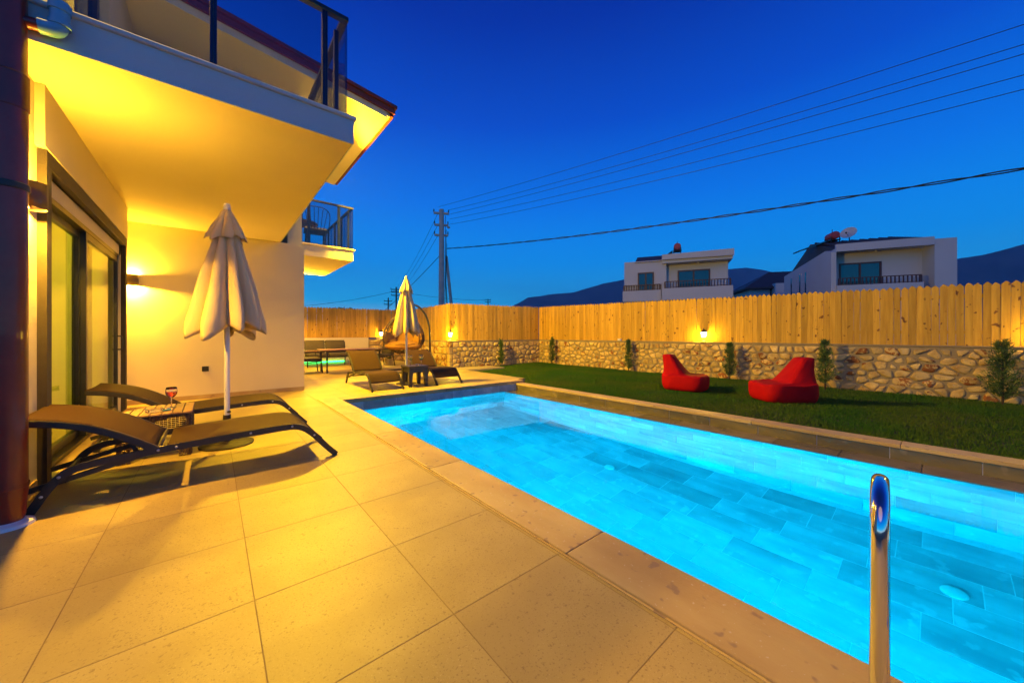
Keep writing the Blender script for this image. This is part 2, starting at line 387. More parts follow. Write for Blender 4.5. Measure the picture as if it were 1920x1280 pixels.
while y < PY1:
    ya, yb = max(y, PY0), min(y + .6, PY1 - .001)
    if yb - ya > .05:
        h_ = (yb - ya) / 2 - .003
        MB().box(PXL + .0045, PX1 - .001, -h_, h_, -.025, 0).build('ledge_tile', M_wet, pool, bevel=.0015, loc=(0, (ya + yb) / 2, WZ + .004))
    y += .6
x = PX0 - .25
while x < PX1:
    xa, xb = max(x, PX0), min(x + .6, PX1 - .001)
    if xb - xa > .05:
        w = (xb - xa) / 2 - .003
        MB().box(-w, w, 0, .01, 0, .188).build('band_tile', M_ptile, pool, bevel=.0015, loc=((xa + xb) / 2, PY1, -.2275))
    x += .6
for (px, py) in ((1143, 876), (1790, 1110), (905, 780)):
    r_ = {1143: (4.21, 2.92), 1790: (4.26, -.08), 905: (4.24, 5.75)}[px]
    o = MB().lathe([(0, .012), (.05, .012), (.068, .008), (.072, 0), (.072, -.004)], 24).build('inlet_cap', M_white, pool, smooth=40, loc=(r_[0], r_[1], PZ + .002))
# coping stones
coping = struct(bpy.data.objects.new('pool_coping', None)); COL.objects.link(coping)
js = [-2.5, -.1, 1.2, 2.68, 3.97, 5.26, 6.75]
for a, b in zip(js, js[1:]):
    h_ = (b - a) / 2 - .002
    MB().box(-(PX0 + .006 - CO) / 2, (PX0 + .006 - CO) / 2, -h_, h_, -.06, .014).build('coping_stone', M_trav, coping, bevel=.006, seg=2, loc=((CO + PX0 + .006) / 2, (a + b) / 2, 0))
MB().box(CO - .012, CO - .001, -2.5, 6.75, -.02, .0045).build('coping_joint', M_trav, coping)
xs_ = [PX0 + .006, 2.75, 3.95, 5.15, 5.78]
for a, b in zip(xs_, xs_[1:]):
    w = (b - a) / 2 - .002
    MB().box(-w, w, -.155, .15, -.06, .012).build('coping_stone', M_trav, coping, bevel=.006, seg=2, loc=((a + b) / 2, 6.60, 0))
js = [-2.5, -1.1, .25, 1.6, 2.95, 4.3, 5.6, 6.44]
for a, b in zip(js, js[1:]):
    h_ = (b - a) / 2 - .002
    MB().box(-.115, .12, -h_, h_, -.085, -.045).build('coping_stone', M_trav, coping, bevel=.006, seg=2, loc=(5.63, (a + b) / 2, 0))
# water
wm = MB(); wm.add([(PX0 - .004, PY0, WZ), (PXL + .0045, PY0, WZ), (PXL + .0045, PY1 + .003, WZ), (PX0 - .004, PY1 + .003, WZ)], [(0, 1, 2, 3)])
M_water = bpy.data.materials.new('pool_water'); M_water.use_nodes = True; t = M_water.node_tree; t.nodes.clear()
o_ = N(t, 'ShaderNodeOutputMaterial'); gb = N(t, 'ShaderNodeBsdfRefraction'); gb.inputs['IOR'].default_value = 1.333; gb.inputs['Roughness'].default_value = 0
gg = N(t, 'ShaderNodeBsdfGlossy'); gg.inputs['Roughness'].default_value = .0; fw_ = N(t, 'ShaderNodeFresnel'); fw_.inputs[0].default_value = 1.14; mw_ = N(t, 'ShaderNodeMixShader')
tcw = N(t, 'ShaderNodeTexCoord'); nz = N(t, 'ShaderNodeTexNoise'); nz.inputs['Scale'].default_value = 1.6; nz.inputs['Detail'].default_value = 2
bp = N(t, 'ShaderNodeBump'); bp.inputs['Strength'].default_value = .05; bp.inputs['Distance'].default_value = .02
t.links.new(tcw.outputs['Object'], nz.inputs['Vector']); t.links.new(nz.outputs[0], bp.inputs['Height']); t.links.new(bp.outputs[0], gb.inputs['Normal'])
t.links.new(bp.outputs[0], gg.inputs['Normal']); t.links.new(bp.outputs[0], fw_.inputs['Normal'])
t.links.new(fw_.outputs[0], mw_.inputs[0]); t.links.new(gb.outputs[0], mw_.inputs[1]); t.links.new(gg.outputs[0], mw_.inputs[2]); t.links.new(mw_.outputs[0], o_.inputs[0])
wme = bpy.data.meshes.new('pool_water'); wme.from_pydata(wm.v, [], wm.f); wme.materials.append(M_water)
struct(link('pool_water', wme))
# underwater lamps set in the house-side pool wall
for k, (y, lab) in enumerate(((.35, 'round underwater pool light in near pool wall below the ladder'), (2.9, 'round underwater pool light midway along the house side wall'), (5.2, 'round underwater pool light near the far left pool corner'))):
    pl = thing('pool_light', lab, 'pool light', (PX0, y, -.8), group='underwater pool lights')
    o = MB().lathe([(.10, 0), (.10, .02), (.085, .03), (.07, .03)], 24).build('rim', M_steel, pl, smooth=40); o.rotation_euler = (0, R(90), 0)
    o = MB().lathe([(0, .028), (.07, .024), (.075, .015)], 24).build('lens', emit('pool_lamp_glow', (.25, .8, 1), 12), pl, smooth=True); o.rotation_euler = (0, R(90), 0)
    light('pool_lamp', 'SPOT', (.06, 0, 0), (700, 820, 620)[k], (.0, .56, 1), pl, (0, R(-90), 0), .07, 172, .35)
# ---- lawn
LX0, LX1, LY0, LY1 = 5.75, 10.92, -4.5, 11.12
def lawn_z(x, y): return -.125 + .012 * math.sin(x * 1.7 + y * .8) + .010 * math.sin(y * 2.3 - x)
nx, ny = 24, 60; vs = []; fs = []
for j in range(ny + 1):
    for i in range(nx + 1):
        x = LX0 + (LX1 - LX0) * i / nx; y = LY0 + (LY1 - LY0) * j / ny; vs.append((x, y, lawn_z(x, y)))
for j in range(ny):
    for i in range(nx):
        a = j * (nx + 1) + i; fs.append((a, a + 1, a + nx + 2, a + nx + 1))
fs += [tuple(k + len(vs) for k in (0, 1, 2, 3))]; vs += [(5.79, 6.76, -.118), (6.2, 6.76, -.118), (6.2, 6.9, -.118), (5.79, 6.9, -.118)]
m_ = MB(); m_.v = vs; m_.f = fs
struct(m_.build('lawn', M_soil, smooth=True))
def grass(n):
    y = LY0 + (LY1 - LY0) * rng.random(n) ** 1.0; x = LX0 + (LX1 - LX0) * rng.random(n)
    keep = ~((x < 6.12) & (y > 6.75)); x = x[keep]; y = y[keep]; n = len(x)
    z = -.128 + .012 * np.sin(x * 1.7 + y * .8) + .010 * np.sin(y * 2.3 - x)
    patch = .5 + .5 * np.sin(x * 2.1 + 1.3 * np.sin(y * 1.1)) * np.sin(y * 2.7 + x)
    h_ = (.022 + .034 * rng.random(n)) * (.75 + .55 * patch); a = rng.random(n) * 2 * np.pi; w = .0035 + .003 * rng.random(n)
    lean = .035 * rng.random(n); la = rng.random(n) * 2 * np.pi
    co = np.empty((n, 3, 3))
    co[:, 0] = np.stack([x - np.cos(a) * w, y - np.sin(a) * w, z], 1); co[:, 1] = np.stack([x + np.cos(a) * w, y + np.sin(a) * w, z], 1)
    co[:, 2] = np.stack([x + np.cos(la) * lean, y + np.sin(la) * lean, z + h_], 1)
    me = bpy.data.meshes.new('grass'); me.vertices.add(n * 3); me.vertices.foreach_set('co', co.ravel())
    me.loops.add(n * 3); me.loops.foreach_set('vertex_index', np.arange(n * 3)); me.polygons.add(n)
    me.polygons.foreach_set('loop_start', np.arange(n) * 3); me.update(calc_edges=True); me.materials.append(M_grass)
    o = link('grass', me); struct(o, 'stuff'); tag(o, 'short green lawn grass between the pool and the stone wall', 'grass')
grass(330000)
sl = thing('paving_slab', 'flat grey stone slab lying at the patio edge by the stone wall', 'slab', (7.1, 10.2, -.12))
MB().box(-.85, .75, -.45, .42, 0, .09).build('slab', M_mortar, sl, bevel=.012)
# ================================================================== VILLA
villa = thing('villa', 'white stucco villa with overhanging balcony and sliding glass door beside the patio', 'house', (0, 0, 0))
def vb(name, m, *a, bevel=0., parent=None): return bx(name, m, parent or villa, *a, bevel=bevel)
DY0, DY1, DZ = 4.24, 7.20, 2.33
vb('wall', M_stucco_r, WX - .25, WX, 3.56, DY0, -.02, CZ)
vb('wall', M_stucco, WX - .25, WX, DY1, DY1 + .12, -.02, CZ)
vb('wall', M_stucco, WX - .25, WX - .10, DY1 + .121, BY, -.02, CZ)
vb('wall', M_stucco, WX - .25, WX, DY0, DY1, DZ, CZ)
vb('beam', M_plaster, WX + .002, WX + .05, 4.08, DY1 + .118, 2.449, CZ - .002)
vb('wall', M_stucco, -6, WX - .252, 3.56, 3.8, -.02, 5.9)
vb('wall', M_stucco, WX - .25, BX, BY, BY + .25, -.02, CZ)
vb('wall', M_stucco, BX - .25, BX, BY + .252, 12.0, -.02, 5.55)
vb('wall', M_stucco, BX - .25, 2.03, 12.0, 15.1, -.02, 5.5)
vb('skirting', M_trav, WX - .088, BX, BY - .012, BY - .001, .001, .075)
vb('skirting', M_trav, WX + .001, WX + .012, 3.56, 4.10, .001, .085)
vb('skirting', M_trav, WX - .099, WX - .088, 7.34, BY - .013, .001, .075)
# balcony slab over the terrace
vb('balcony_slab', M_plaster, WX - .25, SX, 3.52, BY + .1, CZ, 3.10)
vb('fascia_panel', M_fascia, WX - .25, SX + .012, 3.505, 3.519, CZ - .004, 3.101)  # thin skins added over the slab edge to carry its sky-lit grey
vb('fascia_panel', M_fascia, SX + .001, SX + .012, 3.5195, BY - .01, CZ - .004, 3.101)
vb('balcony_cornice', M_fascia, WX - .25, SX + .035, 3.485, BY + .1, 3.102, 3.14, bevel=.008)
# upper storey
vb('wall', M_stucco, WX - .25, WX, 6.5, BY, 3.142, 5.95)
vb('wall', M_stucco, WX - .25, WX, 3.56, 4.5, 3.142, 5.95)
vb('wall', M_stucco, WX - .25, WX, 4.5, 6.5, 5.3, 5.95)
vb('wall', M_stucco, WX - .25, BX - .252, BY, BY + .25, 3.142, 5.62)
vb('wall', M_stucco, -6, -5.8, 3.8, 12.25, -.02, 6.0)
vb('wall', M_stucco, -5.8, BX - .252, 12.0, 12.25, -.02, 5.6)
uf = vb('upper_door_frame', M_frame, WX - .16, WX - .08, 4.52, 4.60, 3.145, 5.29)
for a in (5.45, 6.40): vb('upper_door_frame', M_frame, WX - .16, WX - .08, a, a + .09, 3.145, 5.29)
vb('upper_door_pane', M_dpane, WX - .125, WX - .118, 4.61, 6.39, 3.15, 5.28)
vb('upper_room_wall', M_room, WX - 1.7, WX - 1.6, 3.82, 8.1, 3.145, 5.9)
# roof: shallow slope falling towards the garden, wide lit soffit
SL = .133
def rz_(x): return 5.45 + SL * (2.75 - x)
RY0, RY1 = 7.02, 11.3
def slope_box(name, m, xa, xb, y0, y1, d0, d1, parent):
    return MB().prism([(xa, rz_(xa) + d0), (xb, rz_(xb) + d0), (xb, rz_(xb) + d1), (xa, rz_(xa) + d1)], 1, y0, y1)
def sb(name, m, xa, xb, y0, y1, d0, d1, parent=None):
    b = slope_box(name, m, xa, xb, y0, y1, d0, d1, parent); b.v = [(v[0], v[1], v[2]) for v in b.v]
    return b.build(name, m, parent or villa)
roof = sb('roof', M_plaster, -5.9, 2.72, RY0 + .03, RY1, 0, .16)
sb('verge_board', M_plaster, -1.6, 2.66, RY0 + .002, RY0 + .028, -.06, .10, roof)
sb('verge_cap', M_redbd, -1.6, 2.80, RY0 - .05, RY0 + .0, .06, .15, roof)
sb('verge_cap', M_redbd, -1.6, 2.83, RY0 - .09, RY0 + .04, .165, .22, roof)
sb('eave_gutter', M_redbd, 2.725, 2.80, RY0 + .03, RY1, .03, .2, roof)
sb('roof_cover', M_rtile, -5.9, 2.83, RY0 + .042, RY1 + .03, .2, .25, roof)
# railing of the near balcony
rail = bpy.data.objects.new('railing', None); COL.objects.link(rail); rail.parent = villa
RYf = 3.60; pz0 = 3.14; xr = oY(650, 207, RYf)[0]; ztop = oY(650, 40, RYf)[2]
pxs = [-.90, oY(400, 115, RYf)[0], oY(609, 195, RYf)[0]]
for x in pxs: MB().box(-.022, .022, -.012, .04, pz0, ztop - .02).build('post', M_frame, rail, bevel=.002, loc=(x, RYf, 0))
MB().box(-.02, .02, -.02, .02, pz0, ztop - .02).build('post', M_frame, rail, bevel=.002, loc=(xr - .055, RYf + .16, 0))
for y in (4.35, 5.6, 6.9): MB().box(-.02, .02, -.02, .02, pz0, ztop - .02).build('post', M_frame, rail, bevel=.002, loc=(xr - .03, y, 0))
MB().box(-.92, xr + .01, RYf - .03, RYf + .03, ztop - .02, ztop + .02).build('handrail', M_frame, rail, bevel=.004)
MB().box(xr - .05, xr + .01, RYf + .031, BY - .01, ztop - .02, ztop + .02).build('handrail', M_frame, rail, bevel=.004)
ed = pxs + [xr]
for a, b in zip(ed, ed[1:]): MB().box(a + .004, b - .004, RYf - .022, RYf - .014, pz0 + .012, ztop - .021).build('glass_pane', M_pane, rail)
MB().box(xr - .002, xr + .006, RYf + .0, 8.1, pz0 + .012, ztop - .021).build('glass_pane', M_pane, rail)
MB().box(-.92, xr + .008, RYf - .03, RYf - .006, pz0 + .0, pz0 + .011).build('channel', M_bronze, rail)
# rear balcony
RB = bpy.data.objects.new('rear_balcony', None); COL.objects.link(RB); RB.parent = villa
fy = 9.12; fx = 2.62
MB().box(BX + .001, fx, fy, 11.95, CZ, 3.13).build('slab', M_plaster, RB)
MB().box(BX + .001, fx + .04, fy - .04, 11.96, 3.132, 3.165).build('cornice', M_plaster, RB, bevel=.006)
z0, z1 = 3.167, oY(662, 393, fy)[2]
for x in (1.46, 2.30): MB().box(x - .025, x + .025, fy - .01, fy + .04, z0, z1).build('post', M_frame, RB)
xp = oY(579, 440, fy)[0]; MB().box(xp - .03, xp + .03, fy - .012, fy + .04, z0, z1).build('post', M_frame, RB)
for y in (fy + .22, 9.95, 10.6, 11.3, 11.9): MB().box(fx - .07, fx - .03, y - .02, y + .02, z0, z1).build('post', M_frame, RB)
MB().box(1.42, fx + .0, fy - .025, fy + .03, z1, z1 + .035).build('handrail', M_frame, RB)
MB().box(fx - .055, fx + .0, fy + .031, 11.9, z1, z1 + .035).build('handrail', M_frame, RB)
MB().box(1.42, fx - .005, fy - .022, fy - .014, z0 + .012, z1 - .001).build('glass_pane', M_pane, RB)
MB().box(fx - .014, fx - .006, fy + .0, 11.9, z0 + .012, z1 - .001).build('glass_pane', M_pane, RB)
MB().box(1.42, fx - .003, fy - .028, fy - .004, z0 - .001, z0 + .011).build('channel', M_bronze, RB)
# door surround, shutter box, sliding door
sur = bpy.data.objects.new('door_surround', None); COL.objects.link(sur); sur.parent = villa
vb('surround_jamb', M_trim, WX - .06, WX + .045, DY0 - .10, DY0, .001, DZ - .001, parent=sur)
vb('surround_jamb', M_trim, WX - .06, WX + .045, DY1, DY1 + .10, .001, DZ - .001, parent=sur)
vb('surround_head', M_trim, WX - .02, WX + .046, DY0 - .101, DY1 + .101, DZ, DZ + .115, parent=sur)
vb('shutter_box', M_plaster, WX - .20, WX - .015, DY0 + .002, DY1 - .002, DZ - .13, DZ - .002, parent=sur)
vb('reveal', M_plaster, WX - .2, WX + .0, DY1 - .035, DY1 - .001, .05, DZ - .132, parent=sur)
vb('sill', M_trav, WX - .26, WX + .06, DY0 + .001, DY1 - .001, .001, .05, bevel=.006, parent=sur)
door = bpy.data.objects.new('sliding_door', None); COL.objects.link(door); door.parent = villa
dz1 = DZ - .132; dm = 5.56
vb('track', M_frame, WX - .13, WX - .016, DY0 + .002, DY1 - .036, dz1 - .045, dz1 - .001, parent=door)
vb('track', M_frame, WX - .13, WX - .016, DY0 + .002, DY1 - .036, .051, .085, parent=door)
def leaf(xa, ya, yb):
    s = bpy.data.objects.new('door_leaf', None); COL.objects.link(s); s.parent = door
    # frame pieces hang directly under the door so that no fourth level is needed
    for (a, b, c_, d) in ((ya, ya + .05, .086, dz1 - .046), (yb - .05, yb, .086, dz1 - .046), (ya + .051, yb - .051, .086, .16), (ya + .051, yb - .051, dz1 - .11, dz1 - .046)):
        MB().box(xa, xa + .045, a, b, c_, d).build('leaf_frame', M_frame, door, bevel=.003)
    MB().box(xa + .018, xa + .028, ya + .045, yb - .045, .155, dz1 - .105).build('glass_pane', M_dpane, door)
    bpy.data.objects.remove(s)
leaf(WX - .115, DY0 + .004, dm + .05); leaf(WX - .065, dm, DY1 - .04)
hd = MB().tube(smooth_path([(0, 0, -.09), (.045, 0, -.09), (.045, 0, .09), (0, 0, .09)], 2), .008, 8).build('handle', M_frame, door, smooth=True, loc=(WX - .019, DY1 - .075, 1.0))
# the lit room behind the door
room = bpy.data.objects.new('room', None); COL.objects.link(room); room.parent = villa
vb('floor', M_tile, -5.8, WX - .252, 3.8, 12.0, -.02, .03, parent=room)
vb('room_wall', M_room, -4.2, -4.1, 3.8, 12.0, .03, 2.8, parent=room)
vb('room_wall', M_room, -4.1, WX - .252, 7.9, 7.98, .03, 2.8, parent=room)
vb('room_ceiling', M_room, -4.1, WX - .252, 3.8, 7.9, 2.75, 2.82, parent=room)
cu = MB(); vs = []; n_ = 90
for k in range(n_ + 1):
    y = DY0 + .45 + .75 * k / n_; x = WX - .27 + .035 * math.sin(k * .75) + .01 * math.sin(k * 1.9)
    vs += [(x, y, .06), (x, y, 2.4)]
cu.add(vs, [(2 * k, 2 * k + 2, 2 * k + 3, 2 * k + 1) for k in range(n_)]); 
M_curtain = sheer('curtain_sheer', (.62, .60, .28), .5)
cu.build('curtain', M_curtain, room, smooth=True)
cu = MB(); vs = []
for k in range(n_ + 1):
    y = 6.35 + .7 * k / n_; x = WX - .27 + .035 * math.sin(k * .8) + .01 * math.sin(k * 2.1)
    vs += [(x, y, .06), (x, y, 2.4)]
cu.add(vs, [(2 * k, 2 * k + 2, 2 * k + 3, 2 * k + 1) for k in range(n_)]); cu.build('curtain', M_curtain, room, smooth=True)
rl = thing('ceiling_lamp', 'round ceiling lamp inside the room behind the sliding door', 'lamp', (-2.6, 5.6, 2.66))
MB().lathe([(0, .0), (.13, .01), (.17, .05), (.17, .08), (0, .085)], 24).build('lamp_bowl', emit('room_glow', (1, .85, .45), 6), rl, smooth=40)
light('room_light', 'POINT', (0, 0, -.12), 190, (.95, .74, .02), rl, size=.15)
vb('socket_plate', M_black, -.135, -.045, BY - .012, BY - .0, .475, .56)
# ---- boundary walls
def clip(poly, px, py, nx, ny):
    out = []; m = len(poly)
    for i in range(m):
        a, b = poly[i], poly[(i + 1) % m]; da = (a[0] - px) * nx + (a[1] - py) * ny; db = (b[0] - px) * nx + (b[1] - py) * ny
        if da <= 0: out.append(a)
        if da * db < 0: t_ = da / (da - db); out.append((a[0] + (b[0] - a[0]) * t_, a[1] + (b[1] - a[1]) * t_))
    return out
def stones(parent, O, U, Nn, L, h_, z0, size=.235, depth=.038, top=None):
    """irregular rubble stones on a face: O corner, U along, Nn outward; each stone its own mesh"""
    nr = max(2, round(h_ / (size * .70))); pts = []
    zz = [0]; 
    for r_ in range(nr): zz.append(zz[-1] + random.uniform(.8, 1.2))
    zz = [z / zz[-1] * h_ for z in zz]
    for r_ in range(nr):
        s_ = random.uniform(0, size * .5); rh = zz[r_ + 1] - zz[r_]
        while s_ < L + size * .5:
            w = size * random.choice((.45, .62, .8, .95, 1.1, 1.4))
            pts.append((s_ + w / 2, (zz[r_] + zz[r_ + 1]) / 2 + random.uniform(-.38, .38) * rh)); s_ += w
    sx = .72      # stones lie wider than high
    for i, p in enumerate(pts):
        poly = [(-.0, .0), (L, .0), (L, h_), (-.0, h_)]
        for j, q in enumerate(pts):
            if i == j or abs(q[0] - p[0]) > size * 2.6: continue
            dx, dy = (q[0] - p[0]) * sx * sx, (q[1] - p[1])
            poly = clip(poly, (p[0] + q[0]) / 2, (p[1] + q[1]) / 2, dx, dy)
            if len(poly) < 3: break
        if len(poly) < 3: continue
        cx_ = sum(a[0] for a in poly) / len(poly); cy_ = sum(a[1] for a in poly) / len(poly)
        rad = max(math.hypot(a[0] - cx_, a[1] - cy_) for a in poly)
        if rad < .035: continue
        gap = random.choice((.012, .016, .022, .028, .04))
        q2 = []
        for a in poly:
            d_ = math.hypot(a[0] - cx_, a[1] - cy_); k = max(.35, (d_ - gap * 1.25) / max(d_, 1e-4)); q2.append(Vector((cx_ + (a[0] - cx_) * k, cy_ + (a[1] - cy_) * k)))
        # split long edges, then round the corners once and roughen
        q3 = []
        for a, b in zip(q2, q2[1:] + q2[:1]):
            q3.append(a)
            if (b - a).length > .09: q3.append((a + b) / 2 + Vector((random.uniform(-1, 1), random.uniform(-1, 1))) * .007)
        q4 = smooth_path(q3, 1, True); q4 = [a + Vector((random.uniform(-1, 1), random.uniform(-1, 1))) * .004 for a in q4]
        dd = depth * random.uniform(.45, 1.25); m_ = len(q4); vs = []
        def W3(a, e): return Vector(U) * (a[0] - cx_) + Vector((0, 0, 1)) * (a[1] - cy_) + Vector(Nn) * e
        tx, ty = random.uniform(-.05, .05), random.uniform(-.05, .05)
        for (k, e) in ((1.0, -.03), (1.0, dd * .45), (.84, dd * .88), (.5, dd)):
            for a in q4:
                b = (cx_ + (a[0] - cx_) * k, cy_ + (a[1] - cy_) * k)
                e2 = e + ((random.uniform(-.006, .006) + (b[0] - cx_) * tx + (b[1] - cy_) * ty) if e > 0 else 0); vs.append(W3(b, e2))
        vs.append(W3((cx_, cy_), dd * random.uniform(.92, 1.06)))
        fs = []
        for r_ in range(3):
            for k in range(m_): fs.append((r_ * m_ + k, r_ * m_ + (k + 1) % m_, (r_ + 1) * m_ + (k + 1) % m_, (r_ + 1) * m_ + k))
        for k in range(m_): fs.append((3 * m_ + k, 3 * m_ + (k + 1) % m_, 4 * m_))
        b = MB(); b.add(vs, fs)
        b.build('stone', M_stone, parent, smooth=50, loc=Vector(O) + Vector(U) * cx_ + Vector((0, 0, z0 + cy_)))
WRX, WBY, WCX, WBB = 10.89, 11.15, 6.45, 15.12
zt = .86
wr = thing('stone_wall', 'long rubble stone retaining wall along the right of the lawn', 'wall', (0, 0, 0))
bx('wall_core', M_mortar, wr, WRX, WRX + .34, -4.5, WBY + .34, -.3, zt)
bx('wall_cap', M_mortar, wr, WRX - .02, WRX + .345, -4.5, WBY + .0, zt + .001, zt + .032, bevel=.006)
stones(wr, (WRX, WBY, 0), (0, -1, 0), (-1, 0, 0), WBY + 2.6, zt + .11, -.13)
wb = thing('stone_wall', 'short rubble stone wall across the far end of the lawn', 'wall', (0, 0, 0))
bx('wall_core', M_mortar, wb, WCX, WRX - .001, WBY, WBY + .34, -.3, zt - .001)
bx('wall_cap', M_mortar, wb, WCX - .02, WRX - .03, WBY - .02, WBY + .345, zt + .001, zt + .03, bevel=.006)
stones(wb, (WCX + .12, WBY, 0), (1, 0, 0), (0, -1, 0), WRX - WCX - .12, zt + .11, -.13, .26)
for k, z in enumerate((-.1, .15, .42, .66)):     # corner quoins
    MB().box(0, .13, 0, .16, 0, (.23, .25, .22, .19)[k]).build('quoin', M_stone, wb, bevel=.02, seg=2, loc=(WCX - .018, WBY - .035, z))
wl = thing('stone_wall', 'rubble stone wall beside the hanging chair running back from the lantern corner', 'wall', (0, 0, 0))
bx('wall_core', M_mortar, wl, WCX, WCX + .34, WBY + .342, WBB + .3, -.3, zt - .002)
bx('wall_core', M_mortar, wl, 4.95, WCX - .001, WBB, WBB + .3, -.3, zt + .06)
bx('wall_cap', M_mortar, wl, WCX - .02, WCX + .345, WBY + .347, WBB, zt + .001, zt + .03, bevel=.006)
stones(wl, (WCX, WBY + .18, 0), (0, 1, 0), (-1, 0, 0), WBB - WBY - .2, zt + .02, -.02, .3)
stones(wl, (4.95, WBB, 0), (1, 0, 0), (0, -1, 0), WCX - 4.95, zt + .04, -.02, .3)
wp = thing('garden_wall', 'low plain plastered wall behind the dark patio sofa', 'wall', (0, 0, 0))
bx('wall_core', M_plaster, wp, 1.0, 4.948, WBB, WBB + .28, -.3, .98, bevel=.008)
# ---- picket fences: every board a part
def picket_mesh(w, h_, tip, k):
    e = .004 * (k - 1)
    return MB().prism([(-w / 2, 0), (w / 2, 0), (w / 2, h_ - tip + e), (w * .05, h_ - .001), (-w * .05, h_), (-w / 2, h_ - tip - e)], 1, -.01, .01).mesh('picket', M_wood)
def fence(lab, A, B, za, zb, h0, h1, rzn):
    A = Vector(A); B = Vector(B); L = (B - A).length; d = (B - A).normalized()
    f = thing('wooden_fence', lab, 'fence', (0, 0, 0), group='picket fences on the boundary walls')
    n = round(L / .103); pw = L / n; ang = math.atan2(d.y, d.x)
    meshes = [picket_mesh(pw * random.uniform(.95, .998), 1.0, .042, k % 3) for k in range(6)]
    for i in range(n):
        t_ = (i + .5) / n; p = A + (B - A) * t_; zb_ = za + (zb - za) * t_; hh = h0 + (h1 - h0) * t_ + random.uniform(-.012, .012)
        nrm = Vector((-d.y, d.x)) * random.uniform(-.005, .005)
        o = link('picket', random.choice(meshes), f, (p.x + nrm.x, p.y + nrm.y, zb_), (R(random.uniform(-.35, .35)), R(random.uniform(-.4, .4)), ang + R(random.uniform(-2, 2))))
        o.scale = (1, 1, hh)
    nv = Vector((-d.y, d.x)) * rzn
    for zz in (.22, .80):
        a = A + nv * .045; b = B + nv * .045
        MB().strip([(a.x, a.y, za + zz * h0), (b.x, b.y, zb + zz * h1)], .035, .07, (nv.x, nv.y, 0)).build('rail', M_wood, f)
    k = 0
    while k * 2.0 < L:
        p = A + d * (k * 2.0 + .1) + nv * .11
        MB().box(-.045, .045, -.045, .045, 0, .93 * h0).build('post', M_wood, f, bevel=.004, loc=(p.x, p.y, za - .0)); k += 1
FX = WRX + .16
zlo, zhi = zt + .034, zt + .034
tA, tB = oX(1030, 574, FX)[2], oX(1915, 526, FX)[2]
yA, yB = oX(1030, 574, FX)[1], oX(1915, 526, FX)[1]
def tr(y): return tB + (tA - tB) * (y - yB) / (yA - yB)
YN, YF = -2.8, WBY + .16
fence('tall knotty pine picket fence on the long right stone wall', (FX, YN), (FX, YF), zlo, zhi, tr(YN) - zlo, tr(YF) - zlo, -1)
fbY = WBY + .16
ta, tb = oY(848, 568, fbY)[2], oY(1004, 575, fbY)[2]
fence('pine picket fence on the short wall across the far end of the lawn', (WCX + .15, fbY), (FX - .05, fbY), zt + .033, zt + .033, ta - zt - .033, tb - zt - .033, 1)
fence('pine picket fence running back behind the far parasol', (WCX + .14, fbY + .02), (WCX + .14, WBB + .15), zt + .033, zt + .033, ta - zt - .033, 1.28, -1)
zl = .985
ta, tb = oY(570, 575, WBB + .1)[2], oY(735, 580, WBB + .1)[2]
fence('reddish pine picket fence above the plastered wall behind the patio sofa', (1.6, WBB + .12), (WCX + .12, WBB + .12), zl, zl, ta - zl, tb - zl, 1)
# ================================================================== LAMPS
def wall_lamp(label, loc, rz, power=(28, 28), group='up and down wall lamps', sc=1.):
    """half-round brown wall lamp shining up and down; local +x points out of the wall"""
    t_ = thing('wall_lamp', label, 'wall lamp', loc, rz, group); h_ = .085 * sc; r_ = .075 * sc
    prof = [(.01, -r_)] + [(.045 + r_ * .85 * math.cos(a), r_ * math.sin(a)) for a in [R(k) for k in range(-90, 91, 12)]] + [(.01, r_)]
    b = MB(); n = len(prof)
    for z in (-h_, h_): b.v += [(p[0], p[1], z) for p in prof]
    for i in range(n - 1): b.f.append((i, i + 1, n + i + 1, n + i))
    b.f.append((n - 1, 0, n, 2 * n - 1))
    o = b.build('lamp_body', M_bronze, t_, smooth=40)
    s_ = o.modifiers.new('shell', 'SOLIDIFY'); s_.thickness = .004; s_.offset = -1
    MB().box(0, .012, -r_ * .8, r_ * .8, -h_ * .8, h_ * .8).build('back_plate', M_bronze, t_)
    for sg in (-1, 1):
        d = MB(); d.lathe([(0, 0), (.04 * sc, 0), (.042 * sc, sg * -.008)], 16); d.build('diffuser', M_bulb, t_, loc=(.06, 0, sg * h_ * .72))
        light('lamp_beam', 'SPOT', (.072, 0, sg * (h_ * .80)), power[sg > 0], WARM, t_, (0, 0, 0) if sg < 0 else (R(180), 0, 0), .022, 174, .12)
    return t_
wall_lamp('up and down wall lamp between the downpipe and the sliding door', (WX + .0, 3.87, 2.03), 0, (330, 115))
wall_lamp('up and down wall lamp in the corner past the sliding door', (-.965, BY, 1.965), R(-90), (430, 130))
wall_lamp('small lit wall lamp at the corner below the rear balcony', (1.99, 12.0 - .0, oY(568, 547, 12.0)[2]), R(-90), (500, 300), sc=.9)
wall_lamp('wall lamp on the villa wall beside the patio sofa, round the corner', (2.03, 13.3, 1.95), 0, (420, 160))
wall_lamp('wall lamp on the upper side wall lighting the eaves', (BX, 8.75, 4.4), 0, (120, 80))
wall_lamp('wall lamp beside the upper balcony door', (WX, 4.15, 5.0), 0, (1000, 50))
fl_ = thing('floodlight', 'shielded warm floodlight on the upper side wall of the villa, hidden behind the balcony', 'floodlight', (BX, 8.32, 4.55))
MB().box(0, .03, -.05, .05, -.06, .06).build('bracket', M_frame, fl_)
MB().prism([(.03, -.05), (.17, -.10), (.20, .05), (.03, .08)], 1, -.14, .14).build('housing', M_frame, fl_, bevel=.006)
o = MB().box(-.06, .06, -.12, .12, 0, .004).build('lens', emit('flood_glow', (1, .75, .35), 20), fl_, loc=(.20, 0, -.03)); o.rotation_euler = (0, R(80), 0)
